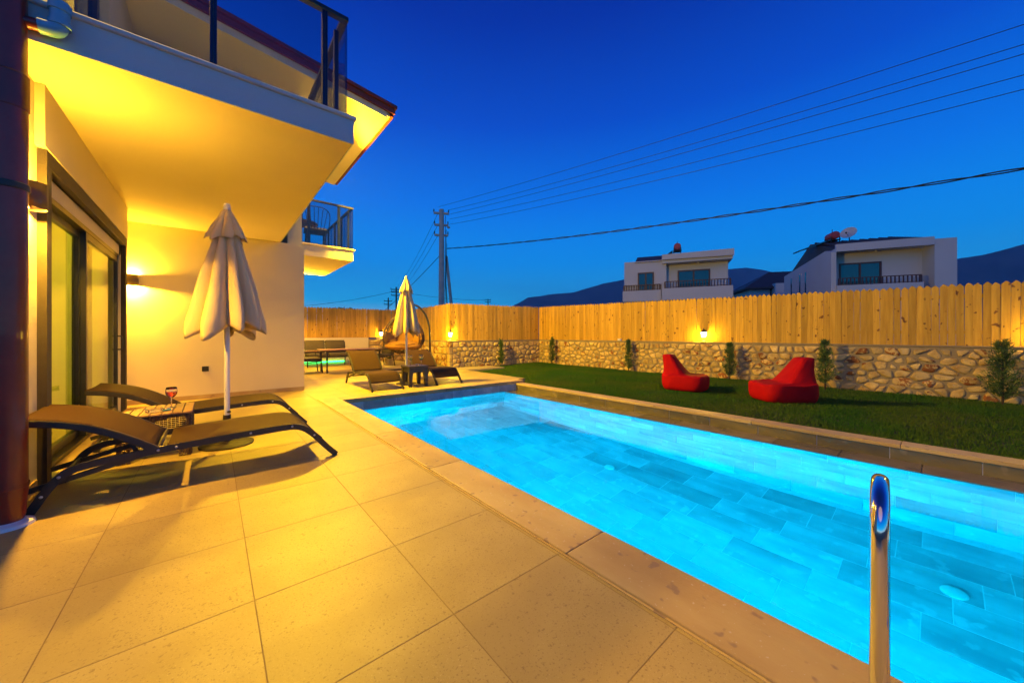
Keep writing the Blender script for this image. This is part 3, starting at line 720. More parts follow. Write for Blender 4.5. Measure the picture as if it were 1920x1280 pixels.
light('flood_beam', 'SPOT', (.235, 0, -.03), 4700, (1, .60, .012), fl_, (0, R(-70), R(-30)), .15, 152, .2)
def lantern(label, loc, power=22, sc=1.):
    t_ = thing('garden_lantern', label, 'lantern', loc, 0, 'garden lanterns on the stone walls')
    t_.scale = (sc, sc, sc)
    MB().lathe([(.0, 0), (.075, 0), (.078, .02), (.05, .035), (.022, .06), (.018, .10), (.03, .12), (.028, .135), (.0, .135)], 16).build('pedestal', M_metal, t_, smooth=35)
    for k in range(6):
        a = R(60 * k); MB().tube([(.055 * math.cos(a), .055 * math.sin(a), .137), (.085 * math.cos(a), .085 * math.sin(a), .285)], .0045, 6).build('glazing_bar', M_metal, t_)
    MB().lathe([(.052, .137), (.081, .284)], 6).build('glass_pane', emit('lantern_frosted', (1, .80, .36), 14), t_)
    MB().lathe([(.105, .284), (.10, .295), (.06, .335), (.02, .36), (.018, .375), (.006, .395), (0, .40)], 6).build('roof_cap', M_metal, t_, smooth=30)
    MB().lathe([(0, .175), (.012, .18), (.02, .20), (.023, .215), (.018, .235), (0, .245)], 14).build('bulb', emit('lantern_bulb', (1, .80, .42), 60), t_, smooth=True)
    light('lantern_light', 'POINT', (0, 0, .215), power, (1, .60, .03), t_, size=.10)
cz = zt + .033
yl = oX(1318, 632, WRX + .02)[1]
lantern('lit black lantern on the right stone wall between two saplings', (WRX + .075, yl, cz), 300)
lantern('lit black lantern at the far right end of the stone wall', (WRX + .075, -1.35, cz), 300)
xl = oY(836, 632, WBY + .06)[0]
lantern('lit black lantern on the corner where two stone walls meet', (WCX + .075, WBY + .06, cz), 300)
lantern('lit lantern on the far wall left of the hanging chair', (oY(716, 632, WBB)[0], WBB + .06 - .06 + .055, zt + .0625), 260)
# green light strips of the patio
gs = thing('light_strip', 'green glowing light strip low on the wall behind the patio sofa', 'light strip', (3.1, WBB - .02, .05), group='green light strips')
MB().box(-.9, .9, -.012, .012, 0, .03).build('strip', emit('green_glow', (.02, 1, .18), 9), gs)
gs = thing('light_strip', 'upright teal light strip at the rear corner of the villa', 'light strip', (2.05, 12.03, .28), group='green light strips')
MB().box(-.02, .015, -.02, .02, 0, .5).build('strip', emit('teal_glow', (.02, 1, .40), 10), gs)
# ================================================================== DOWNPIPE
dp = thing('downpipe', 'glossy red brown downpipe at the left edge beside the wall', 'downpipe', (-.905, 3.46, 0))
MB().lathe([(.055, .03), (.062, .05), (.0735, .22), (.076, .222), (.076, .245)], 28).build('shoe', M_pipe, dp, smooth=35)
MB().lathe([(.0715, .23), (.0715, 2.42)], 28).build('pipe', M_pipe, dp, smooth=True)
MB().lathe([(.074, 1.95), (.079, 1.955), (.079, 1.985), (.074, 1.99)], 28).build('clamp', M_metal, dp, smooth=35)
fl = MB(); pr = []
for k in range(15): pr += [(.069, 2.42 + k * .014), (.077, 2.427 + k * .014)]
fl.lathe(pr, 28).build('flexible_sleeve', M_pipe, dp, smooth=True)
MB().lathe([(.069, 2.62), (.069, 4.2)], 28).build('pipe', M_pipe, dp, smooth=True)
MB().lathe([(0, 0), (.10, 0), (.095, .018), (.05, .034)], 24).build('base_collar', M_white, dp, smooth=35)
el_ = MB().tube(smooth_path([(-.02, .0, 2.94), (.075, .0, 2.955), (.13, .0, 2.96)], 2), .034, 16).build('branch', M_pipe, dp, smooth=True)
pv = MB(); pv.tube(smooth_path([(.11, 0, 2.958), (.175, 0, 2.962), (.19, 0, 3.0), (.19, 0, 3.14)], 2), .042, 18)
pv.lathe([(.042, 2.99), (.049, 2.992), (.049, 3.02), (.042, 3.022)], 18, .19, 0).lathe([(.042, 3.08), (.049, 3.082), (.049, 3.13), (.042, 3.132)], 18, .19, 0)
pv.build('elbow', M_pvc, dp, smooth=40)
# ================================================================== SUN LOUNGERS
def lounger(label, loc, rz, back=26., group='sun loungers'):
    """local x: head (-) to foot (+), y: width, z up; origin under the foot end of the near rail"""
    t_ = thing('sun_lounger', label, 'sun lounger', loc, rz, group); wd = .62; ft_ = .028
    px_, pz_ = -.30, .296
    side = smooth_path([(-.865, 0, .0), (-.79, 0, .145), (-.72, 0, .232), (-.60, 0, .262), (-.31, 0, .283), (.10, 0, .304), (.46, 0, .318), (.60, 0, .306), (.70, 0, .215), (.80, 0, .09), (.885, 0, .0)], 2)
    for y in (0, wd): MB().strip([(p.x, y, max(p.z, .003)) for p in side], ft_, .046).build('side_rail', M_metal, t_, bevel=.004)
    # backrest curve
    a = R(back); L = .72; pts = []
    for k in range(13):
        s_ = k / 12; pts.append((px_ - s_ * L * math.cos(a) * .97, pz_ + s_ * L * math.sin(a) + .055 * math.sin(math.pi * s_) * (1 if s_ > .0 else 0) - .030 * s_ * s_))
    for y in (-.0, wd): MB().strip([(p[0], y, p[1] - .012) for p in pts], .03, .045).build('back_rail', M_metal, t_, bevel=.004)
    def sheet(path, y0, y1, sag):
        b = MB(); n = len(path); m_ = 9; vs = []
        for (x, z) in path:
            for k in range(m_):
                q = k / (m_ - 1); vs.append((x, y0 + (y1 - y0) * q, z - sag * (1 - (2 * q - 1) ** 2)))
        b.add(vs, [(i * m_ + k, (i + 1) * m_ + k, (i + 1) * m_ + k + 1, i * m_ + k + 1) for i in range(n - 1) for k in range(m_ - 1)])
        return b
    o = sheet([(p[0], p[1] + .014) for p in pts], -.012, wd + .012, .012).build('back_sling', M_sling, t_, smooth=True); md = o.modifiers.new('t', 'SOLIDIFY'); md.thickness = .006
    sp = [(p.x, p.z + .024) for p in side if -.285 < p.x < .78 and p.z > .13]
    o = sheet(sp, -.012, wd + .012, .010).build('seat_sling', M_sling, t_, smooth=True); md = o.modifiers.new('t', 'SOLIDIFY'); md.thickness = .006
    MB().tube([(px_ + .005, .014, pz_ + .0), (px_ + .005, wd - .014, pz_ + .0)], .014, 8).build('crossbar', M_metal, t_, smooth=True)
    MB().tube([(-.77, .014, .165), (-.77, wd - .014, .165)], .013, 8).build('crossbar', M_metal, t_, smooth=True)
    MB().tube([(.72, .014, .185), (.72, wd - .014, .185)], .013, 8).build('crossbar', M_metal, t_, smooth=True)
    # back support: notched rack and prop
    bk = pts[7]
    for y in (.055, wd - .055):
        MB().strip([(-.90, y, .125), (-.30, y, .272)], .012, .034).build('rack', M_metal, t_)
        MB().strip([(pts[3][0], y + .016, pts[3][1] - .02), (-.40, y + .016, .25)], .012, .024).build('prop', M_metal, t_)
    for (x, z) in ((-.815, .10), (-.745, .205), (-.295, .284), (-.20, .289), (.24, .311), (.53, .318), (.70, .213)):
        o = MB().lathe([(0, .006), (.006, .005), (.009, 0)], 10).build('bolt', M_bolt, t_, smooth=True, loc=(x, -.0145, z)); o.rotation_euler = (R(90), 0, 0)
    return t_
lounger('brown sling sun lounger nearest the camera, in front of the wicker table', (0, 3.594, 0), 0)
lounger('brown sling sun lounger behind the wicker table, nearer the socket wall', (.02, 5.09, 0), 0)
lounger('brown sling sun lounger left of the dark plastic side table by the pool end', (2.97, 7.86, 0), R(-90), 40).location = (2.36, 7.87, 0)
lounger('grey brown sun lounger right of the dark plastic side table by the pool end', (3.75, 7.87, 0), R(-90), 38)
# ================================================================== RATTAN TABLE AND WHAT STANDS ON IT
rt = thing('wicker_table', 'dark wicker side table with slatted wooden top between two loungers', 'side table', (-.385, 4.72, 0))
hx, hy, th = .235, .275, .40
def weave(b, L, rows, place):
    """over-under weave: short bowed strands on a panel; place(u, w, e) -> point (u along, w up, e out)"""
    n = max(3, round(L / .026)); du = L / n
    for r_ in rows:
        for k in range(n):
            out_ = .0065 if (k + round(r_ / .017)) % 2 else .002
            u0, u1 = k * du + .001, (k + 1) * du - .001; w0, w1 = r_ + .0012, r_ + .0145
            um = (u0 + u1) / 2
            b.add([place(u0, w0, .0), place(um, w0, out_), place(u1, w0, .0), place(u0, w1, .0), place(um, w1, out_), place(u1, w1, .0), place(um, (w0 + w1) / 2, out_ + .003)],
                  [(0, 1, 6), (0, 6, 3), (1, 2, 6), (2, 5, 6), (3, 6, 4), (4, 6, 5)])
apr = [.27 + .017 * k for k in range(7)]
legrow = [.003 + .017 * k for k in range(16)]
for (nm, fn, L) in (('f', lambda u, w, e: (-hx + u, -hy - e, w), 2 * hx), ('b', lambda u, w, e: (hx - u, hy + e, w), 2 * hx),
                    ('r', lambda u, w, e: (hx + e, -hy + u, w), 2 * hy), ('l', lambda u, w, e: (-hx - e, hy - u, w), 2 * hy)):
    b = MB(); weave(b, L, apr, fn)
    struct_o = b.build('woven_apron', M_rattan, rt)
for sx_ in (-1, 1):
    for sy_ in (-1, 1):
        b = MB(); x0 = sx_ * hx; y0 = sy_ * hy; lw = .085
        b.box(min(x0, x0 - sx_ * .03) + .001, max(x0, x0 - sx_ * .03) - .001, min(y0, y0 - sy_ * .03) + .001, max(y0, y0 - sy_ * .03) - .001, 0, .39)
        weave(b, lw, legrow, lambda u, w, e: (x0 - sx_ * u, y0 + sy_ * e, w)); weave(b, lw, legrow, lambda u, w, e: (x0 + sx_ * e, y0 - sy_ * u, w))
        b.build('leg', M_rattan, rt)
MB().box(-hx + .002, hx - .002, -hy + .002, hy - .002, .37, .388).build('frame', M_rattan, rt)
n = 7; sw = 2 * (hx + .012) / n
for k in range(n): MB().box(-sw / 2 + .0025, sw / 2 - .0025, -hy - .012, hy + .012, .389, .405).build('slat', M_slat, rt, bevel=.003, loc=(-hx - .012 + (k + .5) * sw, 0, 0))
def wine_glass(label, loc, liquid, sc=1.):
    t_ = thing('wine_glass', label, 'wine glass', loc, 0, 'wine glasses'); t_.scale = (sc, sc, sc)
    o_ = [(.0, .0), (.036, .0), (.036, .002), (.012, .006), (.0042, .014), (.0040, .088), (.008, .096), (.026, .108), (.040, .130), (.044, .152), (.042, .178), (.038, .198)]
    i_ = [(.0365, .198), (.0405, .178), (.0425, .152), (.0385, .131), (.025, .1105), (.0, .1005)]
    MB().lathe(o_ + i_, 28).build('glass_bowl', M_glass, t_, smooth=True)
    MB().lathe([(0, .1012), (.024, .1108), (.038, .1315), (.0418, .156), (0, .156)], 28).build('drink', liquid, t_, smooth=40)
p = g(321, 764, .405)
wine_glass('glass of red rose wine standing on the wicker table', (-.30, 4.74, .4055), M_wine, 1.0)
ash = thing('ashtray', 'small square glass ashtray with a lighter on the wicker table', 'ashtray', (-.40, 4.60, .4055), R(20))
MB().prism([(-.055, -.045), (.055, -.045), (.055, .045), (-.055, .045)], 2, 0, .006).build('base', M_glass, ash)
b = MB(); 
for (a, c_, d, e) in ((-.055, .055, -.045, -.036), (-.055, .055, .036, .045), (-.055, -.046, -.0355, .0355), (.046, .055, -.0355, .0355)): b.box(a, c_, d, e, .0065, .028)
b.build('rim', M_glass, ash, bevel=.002)
lg = thing('lighter', 'small teal lighter lying beside the ashtray on the wicker table', 'lighter', (-.32, 4.585, .4055), R(35))
MB().box(-.03, .03, -.011, .011, .001, .014).build('lighter_body', mat('teal_plastic', (.02, .25, .28), .3, ncol=(.03, .3, .3), nscale=20), lg, bevel=.003, seg=2)
MB().box(.031, .042, -.010, .010, .001, .013).build('lighter_cap', M_steel, lg, bevel=.002)
# ================================================================== PARASOLS
def parasol(label, loc, rz, seed):
    t_ = thing('parasol', label, 'parasol', loc, rz, 'folded parasols'); rr = random.Random(seed)
    MB().lathe([(0, 0), (.22, 0), (.224, .01), (.215, .018), (.08, .026), (.035, .04), (.032, .30), (.0, .30)], 32).build('base', M_base, t_, smooth=40)
    MB().lathe([(.0235, .06), (.0235, 2.37)], 18).build('pole', M_white, t_, smooth=True)
    o = MB().tube([(0, -.02, .33), (0, -.055, .335)], .012, 10).build('knob', M_black, t_, smooth=True)
    MB().lathe([(.0, 2.355), (.03, 2.36), (.03, 2.405), (.024, 2.43), (0, 2.432)], 16).build('finial', M_white, t_, smooth=40)
    ph = [rr.uniform(0, 6.28) for _ in range(6)]
    def cloth(z0_, z1_, prof, folds, depth, hem):
        nz_, na = 34, 160; vs = []
        for i in range(nz_ + 1):
            q = i / nz_; z = z0_ + (z1_ - z0_) * q; r_ = np.interp(q, [a[0] for a in prof], [a[1] for a in prof])
            for k in range(na):
                th_ = 2 * math.pi * k / na
                w_ = th_ + .10 * math.sin(2 * th_ + ph[0]) + .10 * q * math.sin(3 * th_ + ph[1])
                f_ = abs(math.sin(folds / 2 * w_)) ** .8
                rad = r_ * (1 - depth * (.35 + .65 * min(1, q * 1.6)) * (1 - f_)) * (1 + .07 * q * math.sin(w_ * 2 + ph[2]) + .03 * math.sin(w_ * 5 + ph[3] + 3 * q))
                rad *= 1 + .025 * math.sin(14 * q + 2 * w_ + ph[5]) * q
                zz_ = z - hem * q ** 6 * (.5 - .5 * math.cos(folds * w_)) + hem * .6 * q ** 6 * math.sin(2 * th_ + ph[4])
                vs.append((rad * math.cos(th_), rad * math.sin(th_), zz_))
        fs = [(i * na + k, i * na + (k + 1) % na, (i + 1) * na + (k + 1) % na, (i + 1) * na + k) for i in range(nz_) for k in range(na)]
        b = MB(); b.add(vs, fs); return b
    o = cloth(2.33, 1.19, [(0, .045), (.08, .06), (.2, .10), (.45, .175), (.75, .265), (.92, .315), (1, .31)], 9, .62, .09).build('canopy', M_canvas, t_, smooth=True)
    md = o.modifiers.new('t', 'SOLIDIFY'); md.thickness = .003
    o = cloth(2.365, 2.09, [(0, .034), (.1, .05), (.5, .10), (.9, .155), (1, .16)], 8, .36, .04).build('vent_flap', M_canvas, t_, smooth=True)
    md = o.modifiers.new('t', 'SOLIDIFY'); md.thickness = .003
    for k in range(8):
        a = 2 * math.pi * (k + .5) / 8
        MB().tube([(.03 * math.cos(a), .03 * math.sin(a), 2.3), (.13 * math.cos(a), .13 * math.sin(a), 1.30)], .006, 6).build('rib', M_white, t_)
    return t_
parasol('folded cream parasol on a white pole between the two near loungers', (.115, 4.62, 0), .4, 3)
parasol('folded cream parasol standing behind the dark side table by the pool end', (3.36, 7.72, 0), 1.1, 9)
# ================================================================== FAR PATIO
st = thing('plastic_table', 'dark plastic side table with arched legs between the far loungers', 'side table', (3.38, 7.33, 0))
hx = .225
MB().box(-hx, hx, -hx, hx, .405, .44).build('table_top', M_plastic, st, bevel=.012, seg=2)
for (sx_, sy_) in ((-1, -1), (1, -1), (-1, 1), (1, 1)):
    x0, y0 = sx_ * (hx - .012), sy_ * (hx - .012); b = MB(); q = .085; q2 = .06
    vs = []
    for (z, w) in ((.404, .13), (.30, .09), (.22, .078), (0, .062)):
        vs += [(x0, y0, z), (x0 - sx_ * w, y0, z), (x0 - sx_ * w, y0 - sy_ * w, z), (x0, y0 - sy_ * w, z)]
    b.add(vs, [(0, 1, 2, 3), (12, 13, 14, 15)] + [(4 * i + k, 4 * i + (k + 1) % 4, 4 * i + 4 + (k + 1) % 4, 4 * i + 4 + k) for i in range(3) for k in range(4)])
    b.build('leg', M_plastic, st, bevel=.006)
for s_ in (-1, 1): 
    MB().box(-hx + .02, hx - .02, s_ * (hx - .03) - .008, s_ * (hx - .03) + .008, .31, .404).build('apron', M_plastic, st)
    MB().box(s_ * (hx - .03) - .008, s_ * (hx - .03) + .008, -hx + .02, hx - .02, .31, .404).build('apron', M_plastic, st)
wine_glass('left of two stemmed glasses of yellow drink on the plastic table', (3.28, 7.33, .4405), M_juice, 1.15)
wine_glass('right of two stemmed glasses of yellow drink on the plastic table', (3.52, 7.30, .4405), M_juice, 1.15)
as2 = thing('ashtray', 'small glass ashtray between the drinks on the plastic table', 'ashtray', (3.40, 7.26, .4405), R(10))
MB().lathe([(0, .0), (.05, 0), (.055, .035), (.05, .035), (.045, .008), (0, .008)], 18).build('bowl', M_glass, as2, smooth=40)
def armchair(label, loc, rz):
    """tube-framed lounge chair; local -y is the front"""
    t_ = thing('armchair', label, 'armchair', loc, rz, 'patio armchairs')
    for sx_ in (-1, 1):
        x = sx_ * .31
        MB().tube(smooth_path([(x, -.32, 0), (x, -.26, .56), (x, -.24, .60), (x, .22, .60), (x, .30, .60)], 1), .016, 8).build('arm_frame', M_metal, t_, smooth=True)
        MB().box(x - .035, x + .035, -.30, .26, .617, .637).build('armrest', M_tabtop, t_, bevel=.006)
        MB().tube([(x, .34, .0), (x, .26, .36), (x, .40, .86)], .016, 8).build('leg', M_metal, t_, smooth=True)
        MB().tube([(x, -.285, .33), (x, .26, .30)], .014, 8).build('side_bar', M_metal, t_, smooth=True)
    MB().tube([(-.31, .40, .86), (.31, .40, .86)], .016, 8).build('top_bar', M_metal, t_, smooth=True)
    MB().box(-.29, .29, -.29, .27, .335, .44).build('seat_cushion', M_cushd, t_, bevel=.03, seg=3, smooth=40)
    b = MB().box(-.29, .29, -.06, .06, 0, .48).build('back_cushion', M_cushd, t_, bevel=.03, seg=3, smooth=40, loc=(0, .24, .43)); b.rotation_euler = (R(-14), 0, 0)
    return t_
armchair('dark patio armchair half hidden behind the villa corner', (2.13, 11.75, 0), R(90))
armchair('dark patio armchair facing left beside the hanging chair', (4.62, 12.75, 0), R(-75))
sf = thing('patio_sofa', 'dark two seat patio sofa against the low plastered wall', 'sofa', (3.12, 13.9, 0))
for sx_ in (-1, 1):
    x = sx_ * .68
    MB().tube([(x, -.38, 0), (x, -.36, .34), (x, .30, .34)], .018, 8).build('leg', M_metal, sf, smooth=True)
    MB().tube([(x, .36, 0), (x, .30, .34), (x, .40, .84)], .018, 8).build('leg', M_metal, sf, smooth=True)
    MB().box(-.32, .32, -.36, .28, .345, .46).build('seat_cushion', M_cushd, sf, bevel=.03, seg=3, smooth=40, loc=(sx_ * .335, 0, 0))
    b = MB().box(-.32, .32, -.06, .06, 0, .46).build('back_cushion', M_cushd, sf, bevel=.03, seg=3, smooth=40, loc=(sx_ * .335, .26, .45)); b.rotation_euler = (R(-13), 0, 0)
MB().box(-.70, .70, -.37, .30, .31, .344).build('seat_frame', M_metal, sf)
MB().tube([(-.68, .40, .84), (.68, .40, .84)], .018, 8).build('top_bar', M_metal, sf, smooth=True)
dt = thing('patio_table', 'long low wooden topped patio table in front of the sofa', 'table', (3.25, 11.55, 0))
MB().box(-.85, .85, -.42, .42, .64, .672).build('table_top', M_tabtop, dt, bevel=.006)
for (x, y) in ((-.74, -.36), (.74, -.36), (-.74, .36), (.74, .36)): MB().box(x - .02, x + .02, y - .02, y + .02, 0, .639).build('leg', M_metal, dt)
MB().box(-.76, .76, -.345, -.32, .60, .639).build('apron', M_metal, dt); MB().box(-.76, .76, .32, .345, .60, .639).build('apron', M_metal, dt)
# ---- hanging egg chair
ec = Vector(at(757, 640, 10.6)); 
eg = thing('hanging_chair', 'wicker hanging egg chair with mustard cushions under a curved stand', 'hanging chair', (ec.x, ec.y, 0), -YAW + R(12))
ex, ey, ez, zc = .68, .56, .60, 1.14
def shell(a, b_):
    k_ = math.sin(b_) * (1 - .42 * ((1 - math.cos(b_)) / 2) ** 1.5)
    return (ex * k_ * math.sin(a), ey * k_ * math.cos(a), zc - ez * math.cos(b_))
b = MB()
for k in range(22):                             # meridians round the back and sides; the front (-y) stays open
    a = R(-128 + 256 * k / 21); pts = [shell(a, R(8 + q * 7.2)) for q in range(21)]; b.tube(pts, .011, 5)
for q in range(1, 13):
    bb = R(12 + q * 11.5); lim = 128 if q > 4 else 180
    pts = [shell(R(-lim + 2 * lim * k / 30) + .02 * math.sin(k * 3 + q), bb + .05 * math.sin(k * 2.1 + q * 1.7)) for k in range(31)]; b.tube(pts, .010, 5)
b.tube([shell(R(128), R(8 + q * 7.2)) for q in range(21)], .02, 6); b.tube([shell(R(-128), R(8 + q * 7.2)) for q in range(21)], .02, 6)
b.build('wicker_shell', M_rattan, eg, smooth=True)
def pillow(name, sx_, sy_, sz_, loc, rot, m):
    bm = bmesh.new(); bmesh.ops.create_uvsphere(bm, u_segments=24, v_segments=14, radius=1)
    for v in bm.verts:
        x, y, z = v.co; f = lambda q: math.copysign(abs(q) ** .62, q); v.co = (f(x) * sx_, f(y) * sy_ , z * sz_ * (1 + .06 * math.sin(9 * x + 5 * y)))
    me = bpy.data.meshes.new(name); bm.to_mesh(me); bm.free(); me.materials.append(m); me.shade_smooth(); return link(name, me, eg, loc, rot)
pillow('seat_cushion', .52, .42, .12, (0, -.03, .80), (R(6), 0, 0), M_mustard)
pillow('back_cushion', .34, .28, .10, (.05, .28, 1.08), (R(68), 0, R(4)), M_mustard)
pillow('side_cushion', .20, .20, .09, (-.38, .02, .98), (R(60), R(20), R(35)), M_mustard)
pillow('side_cushion', .20, .20, .09, (.42, .02, 1.0), (R(60), R(-15), R(-40)), M_mustard)
hx0 = .62
MB().tube(smooth_path([(.74, .30, .03), (.76, .30, .9), (.72, .27, 1.55), (.45, .16, 1.98), (.1, .02, 2.03), (.0, 0, 1.98)], 3), .03, 12).build('stand_pole', M_metal, eg, smooth=True)
MB().tube([(.60 * math.cos(R(k * 10)) + .05, .52 * math.sin(R(k * 10)) + .05, .03) for k in range(36)], .025, 8, closed=True).build('base_ring', M_metal, eg, smooth=True)
MB().tube([(.0, 0, 1.98), (0, 0, zc + ez - .03)], .012, 6).build('chain', M_metal, eg)
pot = thing('potted_agave', 'small spiky green plant beside the hanging chair', 'plant', (5.15, 13.4, 0))
MB().lathe([(0, 0), (.13, 0), (.17, .2), (.16, .2), (.15, .17), (0, .17)], 20).build('pot', M_mortar, pot, smooth=40)
for k in range(16):
    a = k * 2.4; l_ = random.uniform(.28, .42); e_ = random.uniform(.25, .75)
    pts = [Vector((0, 0, .17)) + Vector((math.cos(a) * l_ * q * math.cos(e_) , math.sin(a) * l_ * q * math.cos(e_), l_ * q * math.sin(e_) + .1 * q * (1 - q))) for q in (0, .3, .6, 1)]
    w = Vector((-math.sin(a), math.cos(a), 0)); vs = []
    for q, wi in zip(pts, (.02, .032, .024, .002)): vs += [q - w * wi, q + w * wi, q - Vector((0, 0, .012)) * (wi / .03)]
    b = MB(); b.add(vs, [(3 * i + k2, 3 * i + (k2 + 1) % 3, 3 * i + 3 + (k2 + 1) % 3, 3 * i + 3 + k2) for i in range(3) for k2 in range(3)]); b.build('leaf', M_leaf, pot, smooth=40)
# ---- furniture on the rear balcony
bc = thing('balcony_chair', 'dark spindle back metal chair with pale seat on the rear balcony', 'chair', (1.93, 9.75, 3.168), R(180 - 8))
for (x, y) in ((-.2, -.2), (.2, -.2), (-.19, .2), (.19, .2)): MB().tube([(x * 1.12, y * 1.15, 0), (x, y, .42)], .013, 6).build('leg', M_metal, bc)
MB().box(-.25, .25, -.24, .24, .42, .45).build('seat', M_metal, bc, bevel=.008)
MB().box(-.23, .23, -.22, .22, .451, .50).build('seat_pad', M_canvas, bc, bevel=.018, seg=2)
top = [(-.27, .25, .50), (-.30, .30, .80), (-.22, .33, .93), (0, .35, .96), (.22, .33, .93), (.30, .30, .80), (.27, .25, .50)]
MB().tube(smooth_path(top, 2), .011, 6).build('back_hoop', M_metal, bc, smooth=True)
for k in range(6):
    q = (k - 2.5) / 2.5; MB().tube([(.16 * q, .23, .46), (.235 * q, .335, .945 - .06 * q * q)], .007, 5).build('spindle', M_metal, bc)
bt = thing('balcony_table', 'round brown table beside the chair on the rear balcony', 'table', (1.68, 10.2, 3.168))
MB().lathe([(0, .70), (.38, .70), (.385, .715), (.38, .73), (0, .73)], 32).build('table_top', M_tabtop, bt, smooth=40)
MB().lathe([(.0, 0), (.22, 0), (.22, .02), (.03, .04), (.03, .699)], 20).build('pedestal', M_metal, bt, smooth=40)
# ================================================================== LADDER
ld = thing('pool_ladder', 'shiny stainless pool ladder handrails at the near right pool edge', 'pool ladder', (1.5, .11, 0), R(3.8))
for y in (0., -.50):
    pts = smooth_path([(.0, y, .014), (.0, y, .44), (.02, y, .60), (.16, y, .635), (.30, y, .60), (.335, y, .44), (.335, y, -1.2)], 3)
    MB().tube(pts, .0225, 20).build('handrail', M_steel, ld, smooth=True)
    MB().lathe([(.024, .045), (.045, .03), (.05, .015), (.05, .0145)], 20, 0, y).build('flange', M_steel, ld, smooth=40)
for z in (-.40, -.70, -1.0): MB().box(.31, .40, -.50, .0, z, z + .025).build('step', M_steel, ld, bevel=.004)
# ================================================================== BEAN BAGS
def beanbag(label, loc, rz, sc=1.):
    t_ = thing('bean_bag', label, 'bean bag', loc, rz, 'red bean bag seats'); t_.scale = (sc, sc, sc)
    secs = [(0, .07, .84, .34), (.03, .02, .89, .40), (.16, -.01, .92, .43), (.29, .0, .92, .42), (.335, .01, .92, .415), (.35, .05, .915, .40), (.352, .22, .91, .385), (.352, .36, .91, .36),
            (.37, .41, .905, .33), (.45, .475, .90, .285), (.56, .555, .905, .235), (.67, .635, .925, .20), (.76, .695, .94, .175), (.80, .725, .94, .16), (.812, .78, .91, .12)]
    n = 40; vs = []
    for (z, xa, xb, w) in secs:
        for k in range(n):
            a = 2 * math.pi * k / n; ca, sa = math.cos(a), math.sin(a); e_ = .52
            x = (xa + xb) / 2 + (xb - xa) / 2 * math.copysign(abs(ca) ** e_, ca) - .45; y = w * math.copysign(abs(sa) ** e_, sa)
            wr_ = .006 * math.sin(7 * a + 31 * z) + .005 * math.sin(13 * a - 17 * z)
            vs.append((x + wr_ * ca, y + wr_ * sa, z + (.012 * math.sin(5 * a) if .3 < z < .42 else 0)))
    m_ = len(secs); fs = [(i * n + k, i * n + (k + 1) % n, (i + 1) * n + (k + 1) % n, (i + 1) * n + k) for i in range(m_ - 1) for k in range(n)]
    fs += [tuple(range(n))[::-1], tuple(range((m_ - 1) * n, m_ * n))]
    b = MB(); b.add(vs, fs); o = b.build('bag', M_red, t_, smooth=True)
    md = o.modifiers.new('s', 'SUBSURF'); md.levels = 1; md.render_levels = 1
    # piping along the seat seam
    pts = []
    for k in range(60):
        a = 2 * math.pi * k / 60; ca, sa = math.cos(a), math.sin(a)
        pts.append((.475 - .45 + .455 * math.copysign(abs(ca) ** .62, ca), .415 * math.copysign(abs(sa) ** .62, sa), .325))
    MB().tube(pts, .006, 6, closed=True).build('piping', M_red, t_, smooth=True)
    o = MB().box(.455, .47, -.02, .02, .50, .55).build('care_tag', M_white, t_)
    return t_
beanbag('red bean bag chair farther from the camera, facing forward on the lawn', (8.02, 3.58, -.115), R(98), .96)
beanbag('red bean bag chair seen from the side with a white tag', (8.02, 1.85, -.115), R(-46), 1.0)
# ================================================================== SAPLINGS
def sapling(label, loc, h_, rad, seed, bushy=1.):
    rr = np.random.default_rng(seed); t_ = thing('conifer_sapling', label, 'sapling', loc, 0, 'young conifers along the stone walls')
    MB().tube([(0, 0, -.05), (.01, 0, h_ * .4), (-.01, .01, h_ * .95)], [.016, .012, .004], 7).build('trunk', M_bark, t_, smooth=True)
    vs = []; fs = []
    nb = int(95 * bushy)
    for k in range(nb):
        z = h_ * (.08 + .88 * rr.random()); q = z / h_; r_ = rad * (1.05 - .95 * q) ** .8 * (.55 + .6 * rr.random()) * (1 if q > .15 else .7); a = rr.random() * 6.283
        b0 = Vector((0, 0, z)); d_ = Vector((math.cos(a), math.sin(a), .75 + .6 * rr.random())).normalized(); L = max(.06, r_ * 1.25)
        for s_ in range(30):
            u_ = .15 + .85 * rr.random(); p = b0 + d_ * (L * u_); p += Vector(rr.normal(0, .018, 3).tolist())
            l_ = .035 + .04 * rr.random(); dr = (d_ + Vector(rr.normal(0, .5, 3).tolist())).normalized(); sd = dr.cross(Vector(rr.normal(0, 1, 3).tolist())).normalized() * (.0045 + .003 * rr.random())
            o = len(vs); vs += [p - sd, p + sd, p + dr * l_]; fs.append((o, o + 1, o + 2))
    b = MB(); b.v = [tuple(v) for v in vs]; b.f = fs
    me = bpy.data.meshes.new('crown'); me.from_pydata(b.v, [], b.f); me.materials.append(M_leaf); link('crown', me, t_)
gz = -.12
sapling('thin conifer sapling before the far end wall', (8.55, 10.85, gz), 1.05, .17, 1)
sapling('conifer sapling in the corner where the far wall meets the right wall', (10.55, 10.05, gz), 1.12, .20, 2)
sapling('conifer sapling left of the wall lantern, before the right stone wall', (10.62, 6.62, gz), 1.05, .20, 3)
sapling('conifer sapling just behind and between the two red bean bags', (10.52, 3.55, gz), 1.02, .23, 4, 1.1)
sapling('conifer sapling behind the bean bag with the white tag', (10.5, 1.62, gz), 1.10, .25, 5, 1.15)
sapling('bushy conifer sapling at the far right edge of the lawn', (10.45, -.72, gz), 1.12, .33, 6, 1.5)
